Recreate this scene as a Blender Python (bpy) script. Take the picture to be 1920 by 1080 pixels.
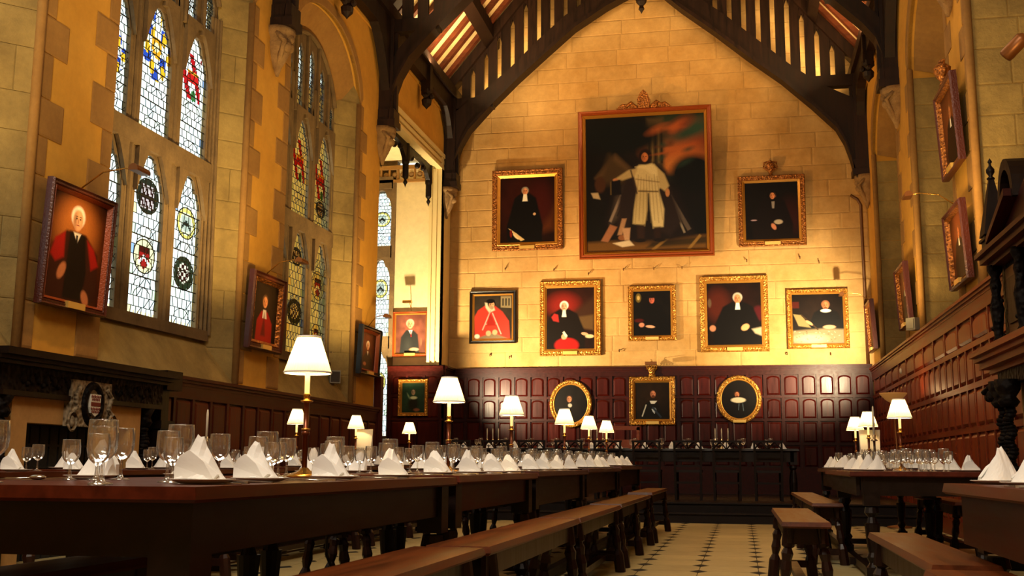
import bpy, math, random
import numpy as np
from mathutils import Vector, Matrix
random.seed(7); rng = np.random.default_rng(7)
PI = math.pi
scene = bpy.context.scene
COL = scene.collection
for o in list(bpy.data.objects): bpy.data.objects.remove(o)

# ------------------------------------------------------------ camera
cam_d = bpy.data.cameras.new('camera'); cam = bpy.data.objects.new('camera', cam_d); COL.objects.link(cam)
f = 2055.0
def _n(v): return v/np.linalg.norm(v)
ay = _n(np.array([431., -335., -f])); ax = _n(np.array([10010., 268., f]))
ax = _n(ax-ay*ax.dot(ay)); az = np.cross(ax, ay)
Rm = np.array([ax, ay, az])
M = Matrix.Identity(4)
for i in range(3):
    for j in range(3): M[i][j] = float(Rm[i, j])
M.translation = (0, 0, 0.79)
cam.matrix_world = M
cam_d.sensor_width = 36; cam_d.lens = f/1920*36; cam_d.clip_start = .05; cam_d.clip_end = 200
scene.camera = cam
# ------------------------------------------------------------ world, exposure, lights
scene.view_settings.view_transform = 'Standard'; scene.view_settings.look = 'None'
scene.view_settings.exposure = 0.75; scene.view_settings.gamma = 1.0
scene.view_settings.use_curve_mapping = False
w = bpy.data.worlds.new('world'); scene.world = w; w.use_nodes = True
w.node_tree.nodes['Background'].inputs[0].default_value = (.90, 1.0, .97, 1)
w.node_tree.nodes['Background'].inputs[1].default_value = 1.25
WARM = (1, .62, .24)
def spot(name, loc, target, power, deg=60, blend=.6, r=.06, col=WARM):
    d = bpy.data.lights.new(name, 'SPOT'); d.energy = power; d.color = col; d.spot_size = math.radians(deg)
    d.spot_blend = blend; d.shadow_soft_size = r
    o = bpy.data.objects.new(name, d); COL.objects.link(o); o.location = loc
    o.rotation_euler = (Vector(target)-Vector(loc)).to_track_quat('-Z', 'Y').to_euler(); return o
def area(name, loc, target, power, sx, sy, col=WARM):
    d = bpy.data.lights.new(name, 'AREA'); d.shape = 'RECTANGLE'; d.size = sx; d.size_y = sy; d.energy = power; d.color = col
    o = bpy.data.objects.new(name, d); COL.objects.link(o); o.location = loc
    o.rotation_euler = (Vector(target)-Vector(loc)).to_track_quat('-Z', 'Y').to_euler(); return o
def point(name, loc, power, r=.05, col=WARM, parent=None):
    d = bpy.data.lights.new(name, 'POINT'); d.energy = power; d.color = col; d.shadow_soft_size = r
    o = bpy.data.objects.new(name, d); COL.objects.link(o); o.location = loc; o.parent = parent; return o
# wall washers on the end wall (left one stands in the oriel, right one by the right wall)
spot('wash_light', (-5.35, 19.0, 2.1), (-3.5, 21.4, 3.0), 1000, 84, 1, .05, (1, .79, .48))
spot('wash_light', (1.9, 18.7, 2.5), (.9, 21.4, 3.3), 1080, 82, 1, .06, (1, .78, .46))
spot('wash_light', (-4.9, 17.4, 2.6), (-1.2, 21.4, 6.8), 620, 85, 1, .08, (1, .50, .14))  # added orange fill for the upper end wall
spot('oriel_light', (-6.2, 19.2, 1.5), (-6.4, 21, 4.7), 1100, 66, .7, .1, (1, .76, .42))
area('slot_fill', (-4.45, 21.16, 9.15), (-4.45, 21.5, 9.2), 9, 2.6, .12, (1, .70, .34)).rotation_euler.rotate_axis('Z', .88)  # strips added behind the truss to brighten the baluster slots
area('slot_fill', (1.15, 21.16, 9.15), (1.15, 21.5, 9.2), 9, 2.6, .12, (1, .70, .34)).rotation_euler.rotate_axis('Z', -.88)
spot('portrait_spot', (-5.75, 18.7, 2.9), (-6.26, 20.7, 2.1), 26, 34, .6, .03, (1, .75, .42))  # added spot brightening the green oriel portrait, no fixture
# general upward fill added along the side walls, without fixtures
for y, p in ((10.4, 210), (15.0, 150), (5.5, 190)):
    spot('wall_fill', (-4.5, y, 2.3), (-5.75, y+.7, 5.5), p*1.7, 130, 1, .15, (1, .66, .25))
for y, p in ((11.0, 170), (15.3, 120), (6.0, 150)):
    spot('wall_fill', (1.5, y, 2.6), (2.4, y+1.0, 5.5), p*1.2, 130, 1, .15, (1, .64, .24))
# lamps lying on the wall plates that light the rafters
for y in (14.6, 18.9):
    area('plate_light', (-5.62, y, 8.3), (-4.6, y, 10.2), 260, .12, 2.6, (1, .66, .3))
    area('plate_light', (2.32, y, 8.3), (1.3, y, 10.2), 230, .12, 2.6, (1, .62, .26))
# overhead fills added for the high table, the near tables and the aisle
spot('high_table_fill', (-2.0, 16.2, 6.6), (-2.1, 17.7, 1.1), 120, 62, .6, .1)
area('hall_fill', (-1.6, 0.5, 7.5), (-1.6, 6, .7), 330, 4, 1.5, (1, .86, .66))
area('aisle_fill', (-0.3, 11, 7.2), (-0.3, 10.5, 0), 70, 2.5, 6, (1, .66, .34))

# ------------------------------------------------------------ materials
def lin(c):
    if isinstance(c, str): c = [int(c[i:i+2], 16) for i in (0, 2, 4)]
    return tuple(((v/255)/12.92 if v/255 <= .04045 else (((v/255)+.055)/1.055)**2.4) for v in c)+(1,)
class NT:
    def __init__(s, name):
        s.m = bpy.data.materials.new(name); s.m.use_nodes = True; s.t = s.m.node_tree; s.n = s.t.nodes
        s.b = s.n['Principled BSDF']; s.out = s.n['Material Output']
    def add(s, k, **kw):
        n = s.n.new(k)
        for a, v in kw.items():
            if a.startswith('i_'): n.inputs[a[2:].replace('_', ' ')].default_value = v
            else: setattr(n, a, v)
        return n
    def l(s, a, b): s.t.links.new(a, b)
    def ramp(s, fac, stops):
        r = s.add('ShaderNodeValToRGB'); s.l(fac, r.inputs[0]); e = r.color_ramp.elements
        e[0].position, e[0].color = stops[0]; e[1].position, e[1].color = stops[-1]
        for p, c in stops[1:-1]:
            x = e.new(p); x.color = c
        return r.outputs[0]
def stone(name, a, b, scale=2.2, rand=.25, bump=.25, rough=.85):
    t = NT(name); tc = t.add('ShaderNodeTexCoord'); geo = t.add('ShaderNodeNewGeometry')
    n1 = t.add('ShaderNodeTexNoise', i_Scale=scale, i_Detail=7, i_Roughness=.65); t.l(geo.outputs['Position'], n1.inputs['Vector'])
    n2 = t.add('ShaderNodeTexNoise', i_Scale=scale*9, i_Detail=5, i_Roughness=.7); t.l(geo.outputs['Position'], n2.inputs['Vector'])
    c = t.ramp(n1.outputs['Fac'], [(.3, lin(a)), (.7, lin(b))])
    oi = t.add('ShaderNodeObjectInfo')
    mr = t.add('ShaderNodeMapRange'); mr.inputs[3].default_value = 1-rand; mr.inputs[4].default_value = 1+rand*.6
    t.l(oi.outputs['Random'], mr.inputs[0])
    mr2 = t.add('ShaderNodeMapRange'); mr2.inputs[3].default_value = .75; mr2.inputs[4].default_value = 1.2; t.l(n2.outputs['Fac'], mr2.inputs[0])
    mu = t.add('ShaderNodeMath', operation='MULTIPLY'); t.l(mr.outputs[0], mu.inputs[0]); t.l(mr2.outputs[0], mu.inputs[1])
    mx = t.add('ShaderNodeVectorMath', operation='SCALE'); t.l(c, mx.inputs[0]); t.l(mu.outputs[0], mx.inputs['Scale'])
    t.l(mx.outputs[0], t.b.inputs['Base Color'])
    bp = t.add('ShaderNodeBump', i_Strength=bump, i_Distance=.02); t.l(n2.outputs['Fac'], bp.inputs['Height']); t.l(bp.outputs[0], t.b.inputs['Normal'])
    t.b.inputs['Roughness'].default_value = rough
    return t.m
def wood(name, a, b, rough=.35, axis=1, scale=3, spec=.28, bump=.1):
    t = NT(name); tc = t.add('ShaderNodeTexCoord'); mp = t.add('ShaderNodeMapping')
    s = [6, 6, 6]; s[axis] = .5; mp.inputs['Scale'].default_value = s
    geo = t.add('ShaderNodeNewGeometry')
    t.l(geo.outputs['Position'], mp.inputs[0])
    n = t.add('ShaderNodeTexNoise', i_Scale=scale, i_Detail=6, i_Roughness=.6, i_Distortion=.4); t.l(mp.outputs[0], n.inputs['Vector'])
    c = t.ramp(n.outputs['Fac'], [(.3, lin(a)), (.72, lin(b))])
    oi = t.add('ShaderNodeObjectInfo'); mr = t.add('ShaderNodeMapRange'); mr.inputs[3].default_value = .75; mr.inputs[4].default_value = 1.2
    t.l(oi.outputs['Random'], mr.inputs[0])
    mx = t.add('ShaderNodeVectorMath', operation='SCALE'); t.l(c, mx.inputs[0]); t.l(mr.outputs[0], mx.inputs['Scale'])
    t.l(mx.outputs[0], t.b.inputs['Base Color'])
    r = t.add('ShaderNodeMapRange'); r.inputs[3].default_value = rough*.7; r.inputs[4].default_value = rough*1.4; t.l(n.outputs['Fac'], r.inputs[0]); t.l(r.outputs[0], t.b.inputs['Roughness'])
    t.b.inputs['Specular IOR Level'].default_value = spec
    bp = t.add('ShaderNodeBump', i_Strength=bump, i_Distance=.01); t.l(n.outputs['Fac'], bp.inputs['Height']); t.l(bp.outputs[0], t.b.inputs['Normal'])
    return t.m
def plain(name, c, rough=.5, metal=0, bump=0, bscale=60, emit=None, es=0):
    t = NT(name); t.b.inputs['Base Color'].default_value = lin(c); t.b.inputs['Roughness'].default_value = rough; t.b.inputs['Metallic'].default_value = metal
    if bump:
        tc = t.add('ShaderNodeTexCoord'); n = t.add('ShaderNodeTexNoise', i_Scale=bscale, i_Detail=4); t.l(tc.outputs['Object'], n.inputs['Vector'])
        bp = t.add('ShaderNodeBump', i_Strength=bump, i_Distance=.03); t.l(n.outputs['Fac'], bp.inputs['Height']); t.l(bp.outputs[0], t.b.inputs['Normal'])
    if emit:
        t.b.inputs['Emission Color'].default_value = lin(emit); t.b.inputs['Emission Strength'].default_value = es
    return t.m
def carved(name, a, b, rough=.4, metal=0, scale=45, strength=1):
    t = NT(name); t.b.inputs['Specular IOR Level'].default_value = .5 if metal else .12; tc = t.add('ShaderNodeTexCoord')
    v = t.add('ShaderNodeTexVoronoi', i_Scale=scale, feature='SMOOTH_F1'); t.l(tc.outputs['Object'], v.inputs['Vector'])
    c = t.ramp(v.outputs['Distance'], [(.1, lin(b)), (.6, lin(a))]); t.l(c, t.b.inputs['Base Color'])
    bp = t.add('ShaderNodeBump', i_Strength=strength, i_Distance=.03, invert=True); t.l(v.outputs['Distance'], bp.inputs['Height']); t.l(bp.outputs[0], t.b.inputs['Normal'])
    t.b.inputs['Roughness'].default_value = rough; t.b.inputs['Metallic'].default_value = metal
    return t.m
def painted(name, rough=.5, emit=0):
    t = NT(name); a = t.add('ShaderNodeAttribute', attribute_name='paint'); t.l(a.outputs['Color'], t.b.inputs['Base Color'])
    n = t.add('ShaderNodeTexNoise', i_Scale=90, i_Detail=3); tc = t.add('ShaderNodeTexCoord'); t.l(tc.outputs['Object'], n.inputs['Vector'])
    bp = t.add('ShaderNodeBump', i_Strength=.15, i_Distance=.005); t.l(n.outputs['Fac'], bp.inputs['Height']); t.l(bp.outputs[0], t.b.inputs['Normal'])
    t.b.inputs['Roughness'].default_value = rough; t.b.inputs['Specular IOR Level'].default_value = .12; return t.m
def glassware(name):
    t = NT(name); t.n.remove(t.b)
    tr = t.add('ShaderNodeBsdfTransparent'); tr.inputs[0].default_value = (.97, .97, .96, 1)
    gl = t.add('ShaderNodeBsdfGlossy', i_Roughness=.10); gl.inputs['Color'].default_value = (1, 1, 1, 1)
    lw = t.add('ShaderNodeLayerWeight', i_Blend=.22)
    mr = t.add('ShaderNodeMapRange'); mr.inputs[3].default_value = .15; mr.inputs[4].default_value = 1.0
    t.l(lw.outputs['Fresnel'], mr.inputs[0])
    mx = t.add('ShaderNodeMixShader'); t.l(mr.outputs[0], mx.inputs[0]); t.l(tr.outputs[0], mx.inputs[1]); t.l(gl.outputs[0], mx.inputs[2])
    df = t.add('ShaderNodeBsdfTranslucent'); df.inputs[0].default_value = (.9, .9, .85, 1); d2 = t.add('ShaderNodeBsdfDiffuse'); d2.inputs[0].default_value = (.9, .9, .85, 1)
    m2 = t.add('ShaderNodeMixShader'); t.l(df.outputs[0], m2.inputs[1]); t.l(d2.outputs[0], m2.inputs[2])
    m3 = t.add('ShaderNodeMixShader'); m3.inputs[0].default_value = .04; t.l(mx.outputs[0], m3.inputs[1]); t.l(m2.outputs[0], m3.inputs[2])
    t.l(m3.outputs[0], t.out.inputs[0]); return t.m
def stained(name):
    t = NT(name); t.n.remove(t.b)
    a = t.add('ShaderNodeAttribute', attribute_name='paint')
    tr = t.add('ShaderNodeBsdfTransparent'); t.l(a.outputs['Color'], tr.inputs[0])
    gl = t.add('ShaderNodeBsdfGlossy', i_Roughness=.25)
    mx = t.add('ShaderNodeMixShader'); mx.inputs[0].default_value = .04; t.l(tr.outputs[0], mx.inputs[1]); t.l(gl.outputs[0], mx.inputs[2])
    t.l(mx.outputs[0], t.out.inputs[0]); return t.m
def lampshade(name):
    t = NT(name); t.n.remove(t.b)
    df = t.add('ShaderNodeBsdfDiffuse'); df.inputs[0].default_value = (.7, .62, .42, 1)
    tl = t.add('ShaderNodeBsdfTranslucent'); tl.inputs[0].default_value = (.95, .82, .5, 1)
    mx = t.add('ShaderNodeMixShader'); mx.inputs[0].default_value = .4; t.l(df.outputs[0], mx.inputs[1]); t.l(tl.outputs[0], mx.inputs[2])
    em = t.add('ShaderNodeEmission'); em.inputs[0].default_value = (1, .80, .42, 1); em.inputs[1].default_value = .10
    ad = t.add('ShaderNodeAddShader'); t.l(mx.outputs[0], ad.inputs[0]); t.l(em.outputs[0], ad.inputs[1])
    t.l(ad.outputs[0], t.out.inputs[0]); return t.m
MT = dict(
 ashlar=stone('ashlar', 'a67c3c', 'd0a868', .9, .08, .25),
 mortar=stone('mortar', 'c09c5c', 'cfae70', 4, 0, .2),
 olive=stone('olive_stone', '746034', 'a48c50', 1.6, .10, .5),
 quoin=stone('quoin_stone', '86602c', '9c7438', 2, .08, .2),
 tracery=stone('tracery_stone', '57442a', '7b6440', 3, .1, .4),
 plaster=stone('ochre_plaster', 'bc8626', 'cc9a3a', .7, 0, .04),
 cream=stone('cream_plaster', 'd8c594', 'e2d2a6', .7, 0, .03),
 corbel=stone('corbel_stone', '7d5c34', 'b08c58', 7, .1, 1.0),
 roof=stone('roof_plaster', 'd9c08a', 'e6d09c', 1, 0, .1),
 floor=stone('floor_stone', 'a89a6c', 'c6b888', 1.2, .12, .05, .38),
 grout=plain('grout', '4a4230', .8), black=plain('black_marble', '0c0a08', .75),
 truss=wood('truss_oak', '140a05', '2a160b', .5, 2), rafter=wood('rafter_oak', '3e1c0d', '643018', .5, 0),
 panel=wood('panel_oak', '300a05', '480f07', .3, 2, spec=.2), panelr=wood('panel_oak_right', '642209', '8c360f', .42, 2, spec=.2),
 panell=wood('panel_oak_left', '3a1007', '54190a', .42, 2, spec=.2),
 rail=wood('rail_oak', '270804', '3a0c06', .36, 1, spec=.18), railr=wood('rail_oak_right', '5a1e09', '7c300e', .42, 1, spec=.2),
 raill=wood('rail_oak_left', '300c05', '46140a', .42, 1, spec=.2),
 dark=wood('dark_carved_oak', '0e0604', '1a0c07', .45, 2, spec=.2), darkc=carved('carved_oak', '0e0705', '040202', .6, 0, 24, .7),
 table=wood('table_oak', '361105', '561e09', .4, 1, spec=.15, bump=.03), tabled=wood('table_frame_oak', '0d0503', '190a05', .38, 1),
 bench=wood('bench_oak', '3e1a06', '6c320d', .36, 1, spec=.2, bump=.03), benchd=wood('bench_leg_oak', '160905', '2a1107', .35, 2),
 gold=carved('gilt', 'c8903a', '7a4a14', .35, .55, 38, .8), goldp=plain('gilt_plain', 'c08838', .32, .6, .1),
 bronze=carved('bronze_gilt', 'a86a2c', '5a2e10', .4, .5, 38, .8), redwood=plain('red_frame', '8a3e16', .3, .2, .15),
 brownf=plain('brown_frame', '4a1e10', .3, .1, .2), blackf=plain('black_frame', '140e0a', .3, 0, .1),
 copper=plain('copper', '6a3418', .3, .5), brass=plain('brass', 'c89a4a', .25, .9), plate_brass=plain('name_brass', 'd8b25c', .35, .4),
 paint=painted('oil_paint', .42), glass=glassware('glassware'), stained=stained('stained_glass'), lead=plain('lead', '1a1c18', .6, .3),
 shade=lampshade('pleated_shade'), candle=plain('candle_wax', 'e8e0c8', .4), ctube=plain('candle_tube', 'f0dca0', .5, 0, 0, 1, 'ffd080', .8),
 napkin=plain('napkin_linen', 'f2f3f2', .8, 0, .03, 40), china=plain('china', 'e8e6dc', .2), steel=plain('steel', 'b8b4aa', .2, .9),
 silver=plain('silver', 'b0aca0', .22, .95), card=plain('card', 'e6dfcc', .7), ink=plain('ink', '6a5034', .7),
 grey=plain('grey_plastic', '8a8676', .5), darkgrey=plain('dark_plastic', '2c241c', .5), bronzel=plain('lamp_bronze', '7a4a20', .4, .5),
 alab=plain('alabaster', 'b8813c', .5, 0, 0, 1, 'e8a050', .12), fstone=stone('fireplace_stone', 'a87c44', 'bd9256', 1.5, .05, .1),
 soot=plain('soot', '0c0a09', .8, 0, .3, 12), crest=carved('crest_stone', '9a8a70', '4a3e2e', .7, 0, 30, .8), cream_w=plain('cream_paint', 'dcc890', .5),
 hot=plain('bulb', 'fff0c0', .5, 0, 0, 1, 'ffe0a0', 12), white=plain('white_enamel', 'd8d4c4', .5), redd=plain('red_tincture', '6a1c14', .6), pipe=plain('pipe', '5a3818', .5, .3),
)
# ------------------------------------------------------------ mesh builder
class B:
    def __init__(s): s.v = []; s.f = []; s.sm = False
    def box(s, x0, x1, y0, y1, z0, z1):
        i = len(s.v); s.v += [(x0,y0,z0),(x1,y0,z0),(x1,y1,z0),(x0,y1,z0),(x0,y0,z1),(x1,y0,z1),(x1,y1,z1),(x0,y1,z1)]
        s.f += [tuple(i+k for k in q) for q in ((0,3,2,1),(4,5,6,7),(0,1,5,4),(1,2,6,5),(2,3,7,6),(3,0,4,7))]; return s
    def hexa(s, p):   # 8 points, box order
        i = len(s.v); s.v += [tuple(q) for q in p]
        s.f += [tuple(i+k for k in q) for q in ((0,3,2,1),(4,5,6,7),(0,1,5,4),(1,2,6,5),(2,3,7,6),(3,0,4,7))]; return s
    def prism(s, pts, axis, a, b):
        def P(u, v, w): return {'x': (w, u, v), 'y': (u, w, v), 'z': (u, v, w)}[axis]
        i = len(s.v); n = len(pts)
        s.v += [P(u, v, a) for u, v in pts]+[P(u, v, b) for u, v in pts]
        s.f.append(tuple(range(i, i+n))); s.f.append(tuple(range(i+2*n-1, i+n-1, -1)))
        for k in range(n): j = (k+1) % n; s.f.append((i+k, i+n+k, i+n+j, i+j))
        return s
    def lathe(s, prof, seg=16, c=(0, 0, 0), cap=True, sx=1, sy=1, axis='z'):
        i = len(s.v)
        for r, z in prof:
            for k in range(seg):
                a = 2*PI*k/seg; p = (r*math.cos(a)*sx, r*math.sin(a)*sy, z)
                if axis == 'y': p = (p[0], p[2], p[1])
                if axis == 'x': p = (p[2], p[0], p[1])
                s.v.append((c[0]+p[0], c[1]+p[1], c[2]+p[2]))
        for j in range(len(prof)-1):
            for k in range(seg): s.f.append((i+j*seg+k, i+j*seg+(k+1) % seg, i+(j+1)*seg+(k+1) % seg, i+(j+1)*seg+k))
        if cap:
            if prof[0][0] > 1e-5: s.f.append(tuple(i+k for k in reversed(range(seg))))
            if prof[-1][0] > 1e-5: s.f.append(tuple(i+(len(prof)-1)*seg+k for k in range(seg)))
        return s
    def tube(s, path, r, seg=8, rs=None):
        i = len(s.v); P = [Vector(p) for p in path]; up = Vector((.13, .07, 1)).normalized()
        for k, p in enumerate(P):
            d = (P[min(k+1, len(P)-1)]-P[max(k-1, 0)]).normalized()
            a = d.cross(up)
            if a.length < .05: a = d.cross(Vector((1, 0, 0)))
            a.normalize(); b = d.cross(a); rr = rs[k] if rs else r
            for q in range(seg):
                t = 2*PI*q/seg; s.v.append(tuple(p+a*rr*math.cos(t)+b*rr*math.sin(t)))
        for j in range(len(P)-1):
            for q in range(seg): s.f.append((i+j*seg+q, i+j*seg+(q+1) % seg, i+(j+1)*seg+(q+1) % seg, i+(j+1)*seg+q))
        s.f.append(tuple(i+q for q in reversed(range(seg)))); s.f.append(tuple(i+(len(P)-1)*seg+q for q in range(seg)))
        return s
    def ball(s, c, r, seg=12, sc=(1, 1, 1)):
        n = 7; prof = [(r*math.sin(PI*k/n)+1e-5, -r*math.cos(PI*k/n)*sc[2]) for k in range(n+1)]
        return s.lathe(prof, seg, c, True, sc[0], sc[1])
    def mesh(s, name, mat, smooth=False):
        m = bpy.data.meshes.new(name); m.from_pydata(s.v, [], s.f); m.materials.append(MT[mat] if isinstance(mat, str) else mat)
        bm_fix(m)
        if smooth: m.polygons.foreach_set('use_smooth', [True]*len(m.polygons))
        m.update(); return m
    def build(s, name, mat, parent=None, smooth=False, **kw):
        return link(s.mesh(name, mat, smooth), name, parent, **kw)
import bmesh
def bm_fix(m):
    bm = bmesh.new(); bm.from_mesh(m); bmesh.ops.recalc_face_normals(bm, faces=bm.faces); bm.to_mesh(m); bm.free()
def link(mesh, name, parent=None, loc=None, rz=0, scale=None, **kw):
    o = bpy.data.objects.new(name, mesh); COL.objects.link(o); o.parent = parent
    if loc is not None: o.location = loc
    if rz: o.rotation_euler = (0, 0, rz)
    if scale is not None: o.scale = scale
    for k, v in kw.items():
        if v is not None: o[k] = v
    return o
def thing(name, label, cat, loc=(0, 0, 0), rz=0, group=None):
    o = bpy.data.objects.new(name, None); COL.objects.link(o); o.location = loc; o.rotation_euler = (0, 0, rz); o.empty_display_size = .1
    o['label'] = label; o['category'] = cat
    if group: o['group'] = group
    return o
def struct(name, label=None, cat=None):
    o = bpy.data.objects.new(name, None); COL.objects.link(o); o['kind'] = 'structure'; o.empty_display_size = .1
    if label: o['label'] = label; o['category'] = cat or 'wall'
    return o
def kids(o, tab={}): return o.children
def dup(root, loc, rz, label, group=None):
    r = root.copy(); COL.objects.link(r); r.location = loc; r.rotation_euler = (0, 0, rz); r['label'] = label
    if group: r['group'] = group
    for ch in CH[root.name]:
        c = ch.copy(); COL.objects.link(c); c.parent = r
        for g in CH2.get(ch.name, []):
            d = g.copy(); COL.objects.link(d); d.parent = c
    return r
CH = {}; CH2 = {}
def proto(root):
    """remember a thing's parts so that dup() can copy them"""
    CH[root.name] = [o for o in COL.objects if o.parent == root]
    for c in CH[root.name]:
        g = [o for o in COL.objects if o.parent == c]
        if g: CH2[c.name] = g
    return root
ORD = 'first second third fourth fifth sixth seventh eighth ninth tenth eleventh twelfth thirteenth fourteenth fifteenth sixteenth seventeenth eighteenth nineteenth twentieth'.split()
def unit_block():
    b = B(); c = .035
    b.v = [(-.5,0,-.5),(.5,0,-.5),(.5,0,.5),(-.5,0,.5),(-.5,-.6,-.5),(.5,-.6,-.5),(.5,-.6,.5),(-.5,-.6,.5),(-.5+c,-1,-.5+c*1.5),(.5-c,-1,-.5+c*1.5),(.5-c,-1,.5-c*1.5),(-.5+c,-1,.5-c*1.5)]
    b.f = [(0,1,2,3)]+[(i,(i+1)%4,4+(i+1)%4,4+i) for i in range(4)]+[(4+i,4+(i+1)%4,8+(i+1)%4,8+i) for i in range(4)]+[(8,9,10,11)]
    return b
UB = {}
def ublock(mat):
    if mat not in UB: UB[mat] = unit_block().mesh('stone_block', mat)
    return UB[mat]
def block(parent, name, mat, c, wid, hei, dep, face):
    """a dressed stone; c = centre of its back, face = 'y-' towards the camera, 'x+' or 'x-'"""
    rz = {'y-': 0, 'x+': PI/2, 'x-': -PI/2}[face]
    return link(ublock(mat), name, parent, loc=c, rz=rz, scale=(wid, dep, hei))
# ============================================================ THE SETTING
XL, XR, YF = -5.79, 2.49, 21.5
DAIS = .28
# ---- floor
fl = struct('floor', 'pale stone floor of cut-corner slabs with small black diamond insets', 'floor')
B().box(-7.6, 3.6, -2.5, 21.9, -.12, -.006).build('floor_bed', 'grout', fl)
PX, PY = .45, .51
X0, Y0 = -.345, 9.21      # a diamond sits at each (X0+i*PX, Y0+j*PY)
def tile_poly(hx, hy, c, d=.115): return [(-hx+c, -hy), (hx-c, -hy), (hx, -hy+d), (hx, hy-d), (hx-c, hy), (-hx+c, hy), (-hx, hy-d), (-hx, -hy+d)]
tile = B().prism(tile_poly(PX/2-.003, PY/2-.003, .068), 'z', -.03, 0).mesh('floor_tile', 'floor')
dia = B().prism([(-.065, 0), (0, -.111), (.065, 0), (0, .111)], 'z', -.03, -.0005).mesh('diamond_inset', 'black')
rest = B(); restd = B(); nt = nd = 0
for j in range(-23, 14):
    for i in range(-13, 9):
        x, y = X0+(i+.5)*PX, Y0+(j+.5)*PY
        if y > 15.9+.2 or x > 3.2 or x < -6: continue
        if -2.9 < x < 2.0 and y > 5.0 and nt < 290: link(tile, 'floor_tile', fl, loc=(x, y, 0)); nt += 1
        else: rest.prism([(x+a, y+b) for a, b in tile_poly(PX/2-.003, PY/2-.003, .068)], 'z', -.03, 0)
        x, y = X0+i*PX, Y0+j*PY
        if -1.4 < x < 1.2 and 6.8 < y < 15.9: link(dia, 'diamond_inset', fl, loc=(x, y, 0)); nd += 1
        elif y < 15.9: restd.prism([(x-.065, y), (x, y-.111), (x+.065, y), (x, y+.111)], 'z', -.03, -.0005)
rest.build('floor_tiles', 'floor', fl, kind='stuff'); restd.build('diamond_insets', 'black', fl, kind='stuff')
# ---- dais
d = struct('trim_1', 'dark two-step wooden dais under the high table', 'dais')
b = B().box(-7.4, XR, 15.95, YF, 0, .125); b.build('step', 'dark', d)
b = B().box(-7.4, XR, 15.90, 15.99, .125, .145); b.build('nosing', 'tabled', d)
b = B().box(-7.4, XR, 16.25, YF, .125, DAIS-.02); b.build('step', 'dark', d)
b = B().box(-7.4, XR, 16.20, YF, DAIS-.02, DAIS); b.build('dais_floor', 'tabled', d)

# ---- end wall
def zroof(x): return 8.62+1.22*((x-XL) if x < -1.65 else (XR-x))
wf = struct('wall_far', 'end wall of warm ashlar stone blocks rising into the roof gable', 'wall')
B().prism([(-6.1, -.1), (3.6, -.1), (3.6, zroof(2.49)), (2.49, zroof(2.49)), (-1.65, zroof(-1.65)), (-5.79, zroof(-5.79)), (-6.1, zroof(-5.79))], 'y', YF, YF+.3).build('wall_core', 'mortar', wf)
z = 2.70; row = 0
while z < 11.3:
    h = (.33, .30, .36, .31, .34)[row % 5]; x = XL-(.0 if row % 2 else .45)*1.0; x -= rng.uniform(0, .3)
    while x < XR:
        wd = float(rng.uniform(.62, 1.15)); a, c = max(x, XL), min(x+wd, XR)
        if c-a > .1 and zroof((a+c)/2) > z+.1:
            block(wf, 'stone_block', 'ashlar', ((a+c)/2, YF, z+h/2), c-a-.006, h-.006, .012+float(rng.uniform(0, .004)), 'y-')
        x += wd
    z += h; row += 1

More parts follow.
